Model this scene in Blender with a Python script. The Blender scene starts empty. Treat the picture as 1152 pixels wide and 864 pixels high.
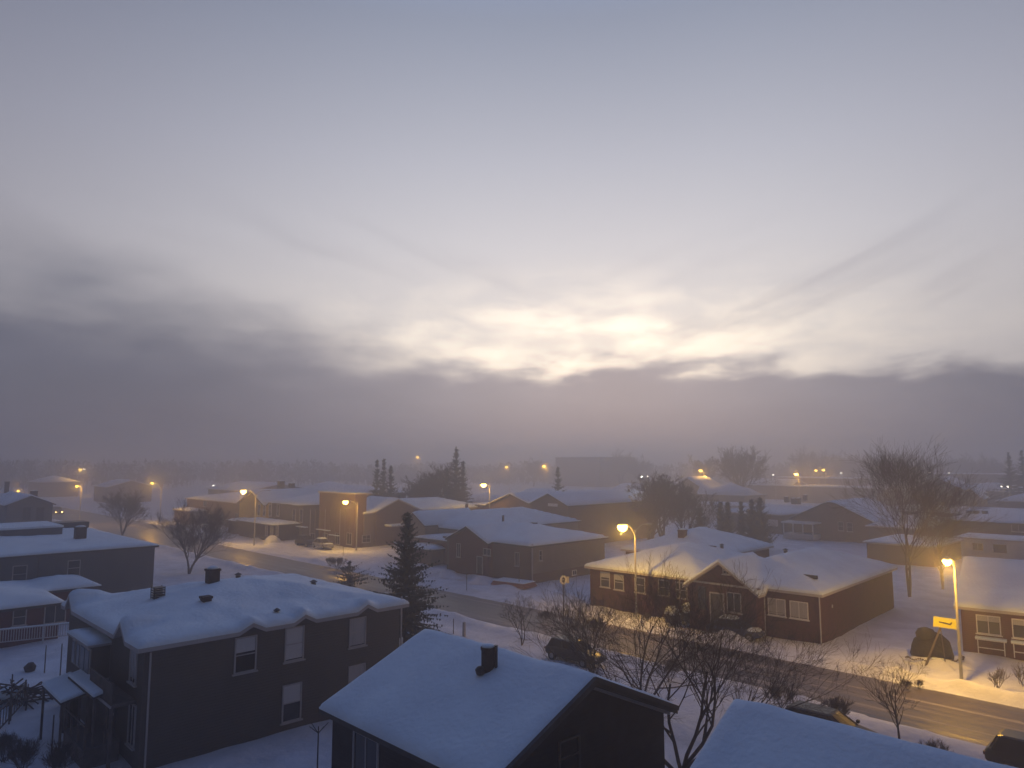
import bpy, math, random
from mathutils import Vector, Matrix, noise
R = math.radians
scene = bpy.context.scene
COL = scene.collection
rnd = random.Random(7)

# ------------------------------------------------------------------ frame
H = 14.0; F = 800.0; TH = math.atan(88/800.0)
AN = R(134.3); AX, AY = math.cos(AN), math.sin(AN)      # s runs along the street, t across it
ROT = AN - math.pi
def W(s, t, z=0): return Vector((s*AX + t*AY, s*AY - t*AX, z))
def ray(px, py):
    u = (px-576)/F; v = (432-py)/F
    return u, math.cos(TH)-math.sin(TH)*v, math.sin(TH)+math.cos(TH)*v
def on_z(px, py, z=0.0):
    u, y, w = ray(px, py); k = (z-H)/w; x, y = u*k, y*k
    return x*AX+y*AY, x*AY-y*AX
def on_t(px, py, t0):
    u, y, w = ray(px, py); k = t0/(u*AY-y*AX); return (u*AX+y*AY)*k, H+w*k
def on_s(px, py, s0):
    u, y, w = ray(px, py); k = s0/(u*AX+y*AY); return (u*AY-y*AX)*k, H+w*k
def on_y(px, py, yy):
    u, y, w = ray(px, py); k = yy/y; x = u*k; return x*AX+yy*AY, x*AY-yy*AX, H+w*k

def lin(c): c /= 255.0; return c/12.92 if c <= .04045 else ((c+.055)/1.055)**2.4
def srgb(r, g, b): return (lin(r), lin(g), lin(b), 1)

# ------------------------------------------------------------------ materials
MAT = {}
def mat(name, base, rough=.8, var=.15, scale=1.5, bump=0., bscale=20., siding=0., metal=0., emit=None, estr=0., stretch=None, spec=.3, streak=0.):
    if name in MAT: return MAT[name]
    m = bpy.data.materials.new(name); m.use_nodes = True; MAT[name] = m
    nt = m.node_tree; N = nt.nodes; Lk = nt.links
    b = N['Principled BSDF']
    b.inputs['Roughness'].default_value = rough; b.inputs['Metallic'].default_value = metal
    b.inputs['Specular IOR Level'].default_value = spec
    tc = N.new('ShaderNodeTexCoord'); mp = N.new('ShaderNodeMapping'); Lk.new(tc.outputs['Object'], mp.inputs[0])
    if stretch: mp.inputs['Scale'].default_value = stretch
    nz = N.new('ShaderNodeTexNoise'); nz.inputs['Scale'].default_value = scale; nz.inputs['Detail'].default_value = 6
    Lk.new(mp.outputs[0], nz.inputs['Vector'])
    mx = N.new('ShaderNodeMix'); mx.data_type = 'RGBA'
    mx.inputs[6].default_value = tuple(max(0, c*(1-var)) for c in base[:3])+(1,)
    mx.inputs[7].default_value = tuple(min(.95, c*(1+var)) for c in base[:3])+(1,)
    cr = N.new('ShaderNodeMapRange'); cr.inputs[1].default_value = .3; cr.inputs[2].default_value = .7
    Lk.new(nz.outputs[0], cr.inputs[0]); Lk.new(cr.outputs[0], mx.inputs[0])
    Lk.new(mx.outputs[2], b.inputs['Base Color'])
    last = None
    if bump:
        n2 = N.new('ShaderNodeTexNoise'); n2.inputs['Scale'].default_value = bscale; n2.inputs['Detail'].default_value = 5
        Lk.new(mp.outputs[0], n2.inputs['Vector'])
        bp = N.new('ShaderNodeBump'); bp.inputs['Strength'].default_value = min(1, bump); bp.inputs['Distance'].default_value = .1
        Lk.new(n2.outputs[0], bp.inputs['Height']); Lk.new(bp.outputs[0], b.inputs['Normal']); last = bp
    if siding:
        wv = N.new('ShaderNodeTexWave'); wv.bands_direction = 'Z'; wv.wave_profile = 'SAW'
        wv.inputs['Scale'].default_value = siding; wv.inputs['Distortion'].default_value = 0
        Lk.new(tc.outputs['Object'], wv.inputs['Vector'])
        bp = N.new('ShaderNodeBump'); bp.inputs['Strength'].default_value = .8; bp.inputs['Distance'].default_value = .07
        Lk.new(wv.outputs['Fac'], bp.inputs['Height'])
        if last: Lk.new(last.outputs[0], bp.inputs['Normal'])
        Lk.new(bp.outputs[0], b.inputs['Normal'])
    if emit:
        b.inputs['Emission Color'].default_value = emit; b.inputs['Emission Strength'].default_value = estr
    return m

snow = mat('snow_cover', (.75, .84, .91), .75, .07, .5, .55, 4.5)
snow_rough = mat('snow_trodden', (.68, .71, .77), .8, .14, .5, 1.0, 1.6)
snow_far = mat('snow_distant', (.76, .81, .88), .8, .05, .3)
greige = mat('greige_siding', (.118, .102, .088), .8, .08, .8, siding=2.2)
bluegrey = mat('blue_grey_siding', (.10, .11, .13), .8, .08, .8, siding=2.0)
darkwood = mat('dark_stained_wood', (.025, .022, .025), .8, .3, 2, .2, siding=1.6)
redbrick = mat('dark_red_brick', (.11, .024, .021), .85, .2, 3, .25, 30, siding=4.5)
redwood = mat('dark_red_siding', (.11, .030, .028), .8, .15, 2, siding=2.2)
brownwall = mat('brown_render', (.13, .085, .07), .85, .12, .7, .2, 12)
beigewall = mat('beige_siding', (.21, .175, .145), .8, .1, .7, siding=2.0)
greywall = mat('grey_render', (.11, .105, .115), .85, .12, .5, .2, 9)
yellowwall = mat('yellow_painted_wall', (.62, .46, .13), .8, .08, .8, siding=2.0)
whitewall = mat('pale_siding', (.55, .56, .58), .8, .06, .8, siding=2.0)
concrete = mat('foundation_concrete', (.22, .21, .2), .9, .15, 2, .2)
trim_l = mat('pale_trim', (.42, .40, .40), .7, .08)
trim_w = mat('white_trim', (.68, .67, .66), .6, .05)
trim_d = mat('dark_trim', (.06, .055, .055), .7, .2)
glass = mat('dark_window_glass', (.02, .022, .028), .16, .1, spec=.6)
carglass = mat('car_window_glass', (.012, .013, .016), .5, .1, spec=.12)
blind = mat('white_blind', (.55, .55, .56), .8, .05, 2, stretch=(1, 1, 14))
curtain = mat('pale_curtain', (.38, .38, .40), .85, .15, 2.5, stretch=(9, 9, .3))
chim = mat('sooty_chimney_brick', (.05, .035, .035), .9, .3, 5, .5, 30)
metal_d = mat('dark_flue_metal', (.04, .04, .045), .5, .2, metal=.5)
metal_g = mat('galvanised_steel', (.38, .38, .38), .5, .12, metal=.4)
bark = mat('frosted_dark_bark', (.075, .058, .052), .9, .3, 6, .5, 25)
bark_g = mat('grey_bark', (.12, .10, .095), .9, .3, 6)
needle = mat('spruce_needles', (.028, .040, .032), .85, .45, 2.5)
needle2 = mat('cedar_foliage', (.032, .045, .036), .9, .4, 2.5)
wood = mat('weathered_wood', (.12, .10, .09), .85, .25, 3, .3)
white_rail = mat('frosty_white_rail', (.5, .5, .52), .7, .1)
rubber = mat('black_rubber', (.015, .015, .015), .7, .1)
carblack = mat('black_car_paint', (.008, .008, .01), .32, .1, spec=.25)
cargrey = mat('dark_grey_car_paint', (.016, .017, .02), .38, .1, spec=.3)
carsilver = mat('silver_car_paint', (.3, .3, .32), .3, .1, metal=.4)
carblue = mat('blue_car_paint', (.04, .06, .14), .3, .1)
signyellow = mat('yellow_sign_face', (.92, .84, .03), .5, .04)
signblack = mat('black_sign_mark', (.02, .02, .02), .6, .1)
tarp = mat('black_tarpaulin', (.006, .006, .006), .6, .3, 2, .8, 4)
redtarp = mat('faded_red_boards', (.35, .15, .12), .8, .2, 2)
lens_on = mat('sodium_lamp_lens', (1, .6, .2), .5, 0, emit=(1, .62, .10, 1), estr=22)
lens_far = mat('distant_sodium_lens', (1, .6, .2), .5, 0, emit=(1, .58, .09, 1), estr=6)
lens_white = mat('cold_white_lens', (1, 1, 1), .5, 0, emit=(1, .9, .75, 1), estr=4)
lens_car = mat('headlight_lens', (1, .8, .5), .5, 0, emit=(1, .62, .25, 1), estr=22)
redlens = mat('dark_red_tail_lens', (.12, .01, .01), .3, .1)
clearlens = mat('unlit_clear_lens', (.35, .35, .36), .2, .1)
litglass = mat('warm_lit_glass', (.9, .6, .3), .5, 0, emit=(1, .66, .28, 1), estr=1.2)

# ------------------------------------------------------------------ mesh builder
class MB:
    def __init__(s): s.v = []; s.f = []
    def poly(s, pts):
        n = len(s.v); s.v += [tuple(p) for p in pts]; s.f.append(tuple(range(n, n+len(pts))))
    def box(s, x0, x1, y0, y1, z0, z1):
        n = len(s.v)
        s.v += [(x, y, z) for z in (z0, z1) for y in (y0, y1) for x in (x0, x1)]
        s.f += [tuple(n+i for i in q) for q in ((0,2,3,1), (4,5,7,6), (0,1,5,4), (2,6,7,3), (0,4,6,2), (1,3,7,5))]
    def beam(s, p, q, w, h=None):
        s.tube([p, q], [w*.7071]*2, 4, .785)
    def tube(s, pts, rad, n=6, ph=0., cap=True):
        pts = [Vector(p) for p in pts]; base = len(s.v); ref = None
        for i, p in enumerate(pts):
            d = (pts[min(i+1, len(pts)-1)]-pts[max(i-1, 0)])
            d = d.normalized() if d.length > 1e-9 else Vector((0, 0, 1))
            if ref is None: ref = Vector((0, 0, 1)) if abs(d.z) < .9 else Vector((1, 0, 0))
            u = d.cross(ref)
            if u.length < 1e-4: u = d.orthogonal()
            u.normalize(); w = u.cross(d)
            for k in range(n):
                a = ph+k*2*math.pi/n; s.v.append(tuple(p+(u*math.cos(a)+w*math.sin(a))*rad[i]))
        for i in range(len(pts)-1):
            for k in range(n):
                a = base+i*n+k; b = base+i*n+(k+1) % n; s.f.append((a, b, b+n, a+n))
        if cap:
            s.f.append(tuple(base+k for k in range(n))); m = base+(len(pts)-1)*n; s.f.append(tuple(m+k for k in reversed(range(n))))
    def lathe(s, prof, n=16, c=(0, 0, 0), sx=1, sy=1, wob=0, seed=0):
        base = len(s.v)
        for i, (r, z) in enumerate(prof):
            for k in range(n):
                a = k*2*math.pi/n; rr = r*(1+wob*noise.noise(Vector((math.cos(a)*1.5+seed, math.sin(a)*1.5, z*1.3))))
                s.v.append((c[0]+rr*math.cos(a)*sx, c[1]+rr*math.sin(a)*sy, c[2]+z))
        for i in range(len(prof)-1):
            for k in range(n):
                a = base+i*n+k; b = base+i*n+(k+1) % n; s.f.append((a, b, b+n, a+n))
        m = base+(len(prof)-1)*n; s.f.append(tuple(m+k for k in range(n))); s.f.append(tuple(base+k for k in reversed(range(n))))
    def build(s, name, m, parent=None, smooth=False, bevel=0, loc=None, rz=None):
        me = bpy.data.meshes.new(name); me.from_pydata(s.v, [], s.f); me.materials.append(m); me.update()
        if smooth:
            for p in me.polygons: p.use_smooth = True
        o = bpy.data.objects.new(name, me); COL.objects.link(o)
        if parent: o.parent = parent
        if loc is not None: o.location = loc
        if rz is not None: o.rotation_euler = (0, 0, rz)
        if bevel:
            b = o.modifiers.new('bevel', 'BEVEL'); b.width = bevel; b.segments = 2; b.limit_method = 'ANGLE'
        return o
def tag(o, label, cat, group=None, kind=None):
    o['label'] = label; o['category'] = cat
    if group: o['group'] = group
    if kind: o['kind'] = kind
    return o
def thing(name, label, cat, loc, rz=0, group=None, scale=1):
    o = bpy.data.objects.new(name, None); COL.objects.link(o); o.empty_display_size = .3
    o.location = loc; o.rotation_euler = (0, 0, rz); o.scale = (scale,)*3
    return tag(o, label, cat, group)
def struct(o): o['kind'] = 'structure'; return o
def copy_tree(o, parent=None):
    c = o.copy(); COL.objects.link(c); c.parent = parent
    for ch in list(o.children): copy_tree(ch, c)
    return c

# ------------------------------------------------------------------ ground, road
def lines(a, b, bounds):
    out = set(); pts = sorted(set([a, b]+[x for x, _ in bounds if a < x < b]))
    for i in range(len(pts)-1):
        mid = (pts[i]+pts[i+1])/2; st = 200.
        for k in range(len(bounds)-1):
            if bounds[k][0] <= mid < bounds[k+1][0]: st = bounds[k][1]
        n = max(1, math.ceil((pts[i+1]-pts[i])/st))
        for j in range(n): out.add(round(pts[i]+(pts[i+1]-pts[i])*j/n, 4))
    out.add(b); return sorted(out)
def sm(a, b, x): x = max(0, min(1, (x-a)/(b-a))); return x*x*(3-2*x)
def road_near(s): return 43.6-.9*sm(-22, -10, -s)
def road_far(s): return 50.4+6*sm(120, 165, s)
def nz(x, y, k, sd=0): return noise.noise(Vector((x*k, y*k, sd)))
def ground_h(s, t):
    z = .12*nz(s, t, .11)+.09*nz(s, t, .45, 3)+.045*nz(s, t, 1.4, 5)
    if s > 260 or t > 160 or s < -60: z *= .3
    # ploughed banks either side of the street
    dn = road_near(s)-t; df = t-road_far(s)
    bank = 0
    if -1 < df < 5: bank = max(bank, (.42+.35*nz(s, t, .5, 9)+.12*nz(s, t, 1.6, 2))*math.exp(-((df-1.5)/.85)**2))
    if -1 < dn < 5: bank = max(bank, (.36+.3*nz(s, t, .5, 19)+.12*nz(s, t, 1.6, 4))*math.exp(-((dn-1.4)/.8)**2))
    for c, w in ((76, 3.2), (56, 2.6), (26, 2.6), (108, 9), (128, 5), (88, 3)): bank *= 1-math.exp(-((s-c)/w)**2)*(.9 if df > -1 else 0)
    z += bank
    if df > 0:                                       # shovelled and heaped snow in the front yards
        z += max(0, nz(s, t, .23, 40))*.6*sm(3.2, 5, df)*(1-sm(9, 14, df))
    if dn > 0: z += max(0, nz(s, t, .3, 50))*.35*sm(3, 5, dn)*(1-sm(15, 22, dn))
    z *= sm(0, .6, max(dn, df)) if max(dn, df) > 0 else 0
    if max(dn, df) <= .05: z = -.06
    return z
def build_ground():
    S = lines(-1150, 1150, [(-1150, 80), (-60, 4), (4, .6), (62, .8), (130, 1.6), (230, 8), (400, 60), (1150, 60)])
    T = lines(-1150, 1150, [(-1150, 80), (-60, 5), (6, .8), (30, .7), (42, .35), (57, .5), (70, 1.2), (100, 4), (200, 20), (400, 60), (1150, 60)])
    mb = MB(); nT = len(T)
    for s in S:
        for t in T: mb.v.append((-s, t, ground_h(s, t)))
    for i in range(len(S)-1):
        for j in range(nT-1):
            a = i*nT+j; mb.f.append((a+1, a, a+nT, a+nT+1))
    o = mb.build('ground', snow_rough, smooth=True, rz=ROT); struct(o)
    # trodden, dirty look near the street: driven by texture only
    return o
build_ground()

def road_material():
    m = bpy.data.materials.new('snow_packed_road'); m.use_nodes = True; nt = m.node_tree; N = nt.nodes; L = nt.links
    b = N['Principled BSDF']; tc = N.new('ShaderNodeTexCoord')
    def nse(scale, st, det=5):
        mp = N.new('ShaderNodeMapping'); mp.inputs['Scale'].default_value = st; L.new(tc.outputs['Object'], mp.inputs[0])
        n = N.new('ShaderNodeTexNoise'); n.inputs['Scale'].default_value = scale; n.inputs['Detail'].default_value = det
        L.new(mp.outputs[0], n.inputs['Vector']); return n.outputs[0]
    track = nse(1.0, (.02, 1.9, 1), 3); blot = nse(.35, (.3, 1, 1)); fine = nse(6, (.12, 1.5, 1))
    def m_(op, a, c):
        n = N.new('ShaderNodeMath'); n.operation = op
        for i, x in enumerate((a, c)):
            if isinstance(x, (int, float)): n.inputs[i].default_value = x
            else: L.new(x, n.inputs[i])
        return n.outputs[0]
    v = m_('ADD', m_('MULTIPLY', track, .62), m_('ADD', m_('MULTIPLY', blot, .2), m_('MULTIPLY', fine, .18)))
    cr = N.new('ShaderNodeValToRGB'); L.new(v, cr.inputs[0])
    e = cr.color_ramp.elements; e[0].position = .40; e[0].color = (.055, .044, .038, 1); e[1].position = .64; e[1].color = (.38, .35, .34, 1)
    x = cr.color_ramp.elements.new(.52); x.color = (.13, .105, .092, 1)
    L.new(cr.outputs[0], b.inputs['Base Color'])
    rr = N.new('ShaderNodeMapRange'); rr.inputs[1].default_value = .4; rr.inputs[2].default_value = .62; rr.inputs[3].default_value = .30; rr.inputs[4].default_value = .75
    L.new(v, rr.inputs[0]); L.new(rr.outputs[0], b.inputs['Roughness']); b.inputs['Specular IOR Level'].default_value = .6
    bp = N.new('ShaderNodeBump'); bp.inputs['Strength'].default_value = .6; bp.inputs['Distance'].default_value = .05
    L.new(v, bp.inputs['Height']); L.new(bp.outputs[0], b.inputs['Normal'])
    return m
def build_road():
    mb = MB(); S = lines(-60, 900, [(-60, 1.2), (90, 2.5), (200, 10), (900, 10)]); n = 14
    for s in S:
        a = road_near(s)-.30+.22*nz(s, 0, .35, 77)+.1*nz(s, 0, 1.3, 7); b = road_far(s)+.30+.25*nz(s, 9, .3, 78)+.1*nz(s, 0, 1.3, 8)
        for k in range(n):
            u = k/(n-1); t = a+(b-a)*u
            z = .03+.025*math.sin(u*math.pi)+.008*nz(s, t, .8, 5)
            if k in (0, n-1): z = -.03
            mb.v.append((-s, t, z))
    for i in range(len(S)-1):
        for j in range(n-1):
            a = i*n+j; mb.f.append((a+1, a, a+n, a+n+1))
    struct(mb.build('road', road_material(), smooth=True, rz=ROT))
build_road()

# ------------------------------------------------------------------ buildings
class Bld:
    """masses: list of (s0,s1,t0,t1,eave,kind,pitch,wall material[,cap]) ; kind: hip, gs (ridge along s), gt (ridge along t), flat"""
    def __init__(b, name, label, masses, cat='house', step=.6, group=None, over=.4, th=.28, snowvar=.05, fascia=trim_l, gablets=(), snowmat=None, base=-.3, yaw=0, pivot=None):
        b.m = masses
        s0 = min(m[0] for m in masses); s1 = max(m[1] for m in masses); t0 = min(m[2] for m in masses); t1 = max(m[3] for m in masses)
        b.sc, b.tc = (s0+s1)/2, (t0+t1)/2
        c = W(b.sc, b.tc, 0)
        if yaw: pv = W(*pivot); c = pv+Matrix.Rotation(R(yaw), 3, 'Z')@(c-pv)
        b.rz = ROT+R(yaw); b.loc = c
        b.root = thing(name, label, cat, c, b.rz, group)
        b.over = over; b.gab = gablets
        bym = {}
        for i, m in enumerate(masses):
            s0, s1, t0, t1, e, kind, pit, wm = m[:8]; ins = .004*i
            s0 += ins; s1 -= ins; t0 += ins; t1 -= ins
            w = bym.setdefault(wm.name, (MB(), wm))[0]
            top = e-.02+pit*over*.55 if kind != 'flat' else e-.02
            x0, x1, y0, y1 = b.X(s1), b.X(s0), b.Y(t0), b.Y(t1)
            if kind == 'gs':
                ym = (y0+y1)/2; pk = top+pit*(y1-y0)/2*.97
                pr = [(y0, base), (y1, base), (y1, top), (ym, pk), (y0, top)]
                A_ = [(x0, y, z) for y, z in pr]; B_ = [(x1, y, z) for y, z in pr]
            elif kind == 'gt':
                xm = (x0+x1)/2; pk = top+pit*(x1-x0)/2*.97
                pr = [(x0, base), (x1, base), (x1, top), (xm, pk), (x0, top)]
                A_ = [(x, y1, z) for x, z in pr]; B_ = [(x, y0, z) for x, z in pr]
            else:
                w.box(x0, x1, y0, y1, base, top); continue
            n = 5; w.poly(A_[::-1]); w.poly(B_)
            for k in range(n): w.poly([A_[k], A_[(k+1) % n], B_[(k+1) % n], B_[k]])
        for w, wm in bym.values(): w.build('wall', wm, b.root)
        cl = []
        for m in sorted(masses, key=lambda m: -m[4]):
            if cl and cl[-1][-1][4]-m[4] < .75: cl[-1].append(m)
            else: cl.append([m])
        b.roof_o = None
        for ms in cl: b.roof(ms, step, th, snowvar, fascia, snowmat or snow)
    def X(b, s): return -(s-b.sc)
    def Y(b, t): return t-b.tc
    def h(b, s, t, ms=None):
        best = None; o = b.over
        for m in (ms or b.m):
            s0, s1, t0, t1, e, kind, pit = m[:7]
            ds = min(s-s0+o, s1+o-s); dt = min(t-t0+o, t1+o-t)
            if ds < -1e-3 or dt < -1e-3: continue
            z = e+pit*(min(ds, dt) if kind == 'hip' else dt if kind == 'gs' else ds if kind == 'gt' else 0)
            if len(m) > 8: z = min(z, m[8])
            if best is None or z > best: best = z
        if best is not None:
            for (gs, gt, gw, gh, ax) in b.gab:      # small gablets over the windows
                if ax == 's':  d = abs(t-gt); back = s-gs
                else:          d = abs(s-gs); back = t-gt
                if d < gw and -o-.01 <= back < 2.2:
                    best = max(best, best+max(0, gh*(1-d/gw)-max(0, back)*.35))
        return best
    def roof(b, ms, step, th, var, fascia, smat):
        o = b.over; ss = set(); ts = set()
        for m in ms:
            ss.update((m[0]-o, m[1]+o)); ts.update((m[2]-o, m[3]+o))
            if step < .6:
                for q in (.07, .2): ss.update((m[0]-o+q, m[1]+o-q)); ts.update((m[2]-o+q, m[3]+o-q))
            if m[5] in ('gt', 'hip'): ss.add((m[0]+m[1])/2)
            if m[5] in ('gs', 'hip'): ts.add((m[2]+m[3])/2)
        for (gs, gt, gw, gh, ax) in b.gab:
            (ts if ax == 's' else ss).update(((gt if ax == 's' else gs)+k*gw for k in (-1, 0, 1)))
        def fill(v):
            v = sorted(v); out = []
            for i in range(len(v)-1):
                if v[i+1]-v[i] < 1e-4: continue
                n = max(1, math.ceil((v[i+1]-v[i])/step)); out += [v[i]+(v[i+1]-v[i])*k/n for k in range(n)]
            return out+[v[-1]]
        S = fill(ss); T = fill(ts); nS, nT = len(S), len(T)
        def ins(s, t): return any(m[0]-o < s < m[1]+o and m[2]-o < t < m[3]+o for m in ms)
        cell = [[ins((S[i]+S[i+1])/2, (T[j]+T[j+1])/2) for j in range(nT-1)] for i in range(nS-1)]
        hh = {}; dist = {}
        front = []
        for i in range(nS):
            for j in range(nT):
                adj = [(0 <= a < nS-1 and 0 <= c < nT-1 and cell[a][c]) for a in (i-1, i) for c in (j-1, j)]
                if any(adj):
                    z = b.h(S[i], T[j], ms); hh[i, j] = z if z is not None else ms[0][4]
                    if not all(adj): dist[i, j] = 0.; front.append((i, j))
        while front:
            nf = []
            for (i, j) in front:
                for a, c in ((i+1, j), (i-1, j), (i, j+1), (i, j-1)):
                    if (a, c) in hh:
                        d = dist[i, j]+abs(S[a]-S[i])+abs(T[c]-T[j]) if 0 <= a < nS and 0 <= c < nT else 9
                        if (a, c) not in dist or d < dist[a, c]-1e-6: dist[a, c] = d; nf.append((a, c))
            front = nf
        sn, sh = MB(), MB(); idx = {}
        wob = b.sc*.37
        for k, (i, j) in enumerate(hh):
            idx[i, j] = k; s, t = S[i], T[j]; d = dist[i, j]
            thick = .06+th*.72*(1-math.exp(-d/(.10 if step < .6 else .35)))*(1+.25*nz(s, t, .9, wob+3))+(1-math.exp(-d/.4))*(var*(nz(s, t, .45, wob)+.5*nz(s, t, 1.1, wob))+(.018*nz(s, t, 2.2, wob)+.03*nz(s*.5, t, 1.1, wob+5) if step < .6 else 0))
            ex = ey = 0
            sn.v.append((b.X(s), b.Y(t), hh[i, j]+thick)); 
        n0 = len(sn.v)
        for (i, j) in hh: sn.v.append((b.X(S[i]), b.Y(T[j]), hh[i, j]-.01))
        for (i, j) in hh: sh.v.append((b.X(S[i]), b.Y(T[j]), hh[i, j]-.004))
        for (i, j) in hh: sh.v.append((b.X(S[i]), b.Y(T[j]), hh[i, j]-.2))
        for i in range(nS-1):
            for j in range(nT-1):
                if not cell[i][j]: continue
                q = [idx[i, j], idx[i, j+1], idx[i+1, j+1], idx[i+1, j]]
                sn.f.append(tuple(q)); sh.f.append(tuple(q)); sh.f.append(tuple(n0+k for k in reversed(q)))
                for (di, dj, a, c) in ((-1, 0, (i, j), (i, j+1)), (1, 0, (i+1, j+1), (i+1, j)), (0, -1, (i+1, j), (i, j)), (0, 1, (i, j+1), (i+1, j+1))):
                    u, w = i+di, j+dj
                    if not (0 <= u < nS-1 and 0 <= w < nT-1 and cell[u][w]):
                        p, q2 = idx[a], idx[c]
                        sn.f.append((q2, p, p+n0, q2+n0)); sh.f.append((q2, p, p+n0, q2+n0))
        ro = sh.build('roof', fascia, b.root); b.roof_o = b.roof_o or ro
        so = sn.build('roof_snow', smat, b.root, smooth=True)
        return so
    def zroof(b, s, t): return (b.h(s, t) or b.m[0][4])+.25
    # -- things on faces.  face 't': plane t=val seen from the street side; face 's': plane s=val
    def local_ray(b, px, py):
        m = Matrix.Rotation(-b.rz, 3, 'Z'); return m@(Vector((0, 0, H))-b.loc), m@Vector(ray(px, py))
    def fix(b, px, py, face, val):
        o, d = b.local_ray(px, py)
        k = (b.Y(val)-o.y)/d.y if face == 't' else (b.X(val)-o.x)/d.x
        p = o+d*k; return p.x, p.y, p.z
    def rect(b, mb, face, x, y, z, w, h, d0, d1, dx=0, dz=0):
        if face == 't': mb.box(x+dx-w/2, x+dx+w/2, y-d1, y-d0, z+dz-h/2, z+dz+h/2)
        else: mb.box(x+d0, x+d1, y+dx-w/2, y+dx+w/2, z+dz-h/2, z+dz+h/2)
    def window(b, px, py, w, h, face, val, mull='h', trim=None, shade=None, gm=None, sill=True, name='window'):
        trim = trim or trim_w; gm = gm or glass
        x, y, z = b.fix(px, py, face, val); f = MB(); fw = .07
        for dx, dz, ww, hh in ((-w/2+fw/2, 0, fw, h), (w/2-fw/2, 0, fw, h), (0, h/2-fw/2, w-2*fw, fw), (0, -h/2+fw/2, w-2*fw, fw)):
            b.rect(f, face, x, y, z, ww, hh, -.02, .07, dx, dz)
        if mull in ('h', '+'): b.rect(f, face, x, y, z, w-2*fw, .05, 0, .055, 0, 0)
        if mull in ('v', '+'): b.rect(f, face, x, y, z, .05, h-2*fw, 0, .05, 0, 0)
        if mull == 'vv':
            for k in (-1, 1): b.rect(f, face, x, y, z, .05, h-2*fw, 0, .05, k*w/6, 0)
        fo = f.build(name, trim, b.root)
        g = MB(); b.rect(g, face, x, y, z, w-.1, h-.1, -.02, .02); g.build('pane', gm, fo)
        if shade:
            frac, sm_ = shade; g = MB(); hh = (h-.14)*frac
            b.rect(g, face, x, y, z, w-.16, hh, .022, .032, 0, (h-.14)/2-hh/2); g.build('blind', sm_, fo)
        if sill:
            g = MB(); b.rect(g, face, x, y, z, w+.16, .07, -.02, .13, 0, -h/2-.03); g.build('sill', trim, fo)
        return fo
    def door(b, px, py, w, h, face, val, m=None, trim=None):
        x, y, z = b.fix(px, py, face, val); f = MB()
        b.rect(f, face, x, y, z, w, h, -.02, .05); o = f.build('door', m or trim_d, b.root)
        g = MB(); fw = .1
        for dx, dz, ww, hh in ((-w/2-fw/2, 0, fw, h), (w/2+fw/2, 0, fw, h), (0, h/2+fw/2, w+2*fw, fw)): b.rect(g, face, x, y, z, ww, hh, -.02, .09, dx, dz)
        g.build('door_frame', trim or trim_w, o)
        g = MB(); b.rect(g, face, x, y, z, .05, .12, .05, .11, w*.36, -.05); g.build('handle', metal_g, o)
        return o
    def strip(b, px, py, w, h, face, val, m, name, d0=-.02, d1=.06, parent=None):
        x, y, z = b.fix(px, py, face, val); g = MB(); b.rect(g, face, x, y, z, w, h, d0, d1); return g.build(name, m, parent or b.root)
    def chimney(b, px, py, z, w, hgt, m=None, round_=False, capsnow=True, kind='chimney', dz=-.45):
        o_, d_ = b.local_ray(px, py); p_ = o_+d_*((z-o_.z)/d_.z); x, y = p_.x, p_.y; zr = b.h(b.sc-x, y+b.tc) or z; f = MB()
        if round_: f.lathe([(w/2, dz), (w/2, hgt), (w/2*.8, hgt)], 12, (x, y, zr)); f.lathe([(w*.32, hgt+.02), (w*.8, hgt+.10), (w*.05, hgt+.22)], 12, (x, y, zr))
        else:
            f.box(x-w/2, x+w/2, y-w/2, y+w/2, zr+dz, zr+hgt-.12); f.box(x-w/2-.05, x+w/2+.05, y-w/2-.05, y+w/2+.05, zr+hgt-.12, zr+hgt)
        o = f.build(kind, m or chim, b.roof_o)
        if capsnow and not round_ and w > .4:
            g = MB(); g.lathe([(w*.5, hgt+.003), (w*.52, hgt+.05), (w*.35, hgt+.14), (w*.06, hgt+.17)], 10, (x, y, zr)); g.build('snow_cap', snow, o, smooth=True)
        return o
    def gutter(b, m, s0, s1, t0, t1, z):
        f = MB(); f.tube([(b.X(s0), b.Y(t0), z), (b.X(s1), b.Y(t1), z)], [.07, .07], 6); return f.build('gutter', m, b.root)
    def downpipe(b, s, t, z0, z1, m):
        f = MB(); f.tube([(b.X(s), b.Y(t), z0), (b.X(s), b.Y(t), z1)], [.05, .05], 6); return f.build('downpipe', m, b.root)
    def board(b, p, q, w, m, name='trim_board'):
        f = MB(); f.beam((b.X(p[0]), b.Y(p[1]), p[2]), (b.X(q[0]), b.Y(q[1]), q[2]), w); return f.build(name, m, b.root)


# ---- foreground houses on the near side of the street
b1 = Bld('two_storey_house', 'two storey grey-brown house with lumpy snowy roof and small gablets over its windows',
    [(36.2, 49.6, 11.6, 25.9, 5.55, 'hip', .19, greige)], step=.3, th=.26, snowvar=.12,
    gablets=[(36.2, 16.6, .7, .34, 's'), (36.2, 19.5, .65, .34, 's'), (36.2, 23.4, .65, .34, 's'), (48.4, 11.6, .8, .75, 't'), (38.7, 11.6, .9, .75, 't')])
b1.window(276, 736, 1.15, 1.75, 's', 36.2, 'h', trim_l, (.42, blind))
b1.window(331, 724, 1.1, 1.75, 's', 36.2, 'h', trim_l, (.97, blind))
b1.window(402, 711, 1.1, 1.6, 's', 36.2, 'h', trim_l, (.97, curtain))
b1.window(328, 790, 1.1, 1.9, 's', 36.2, 'h', trim_l, (.5, blind))
b1.window(401, 764, 1.1, 1.6, 's', 36.2, 'h', trim_l, (.95, curtain))
b1.window(151, 745, .95, 1.9, 't', 11.6, 'v', trim_l, (.9, curtain))
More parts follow.
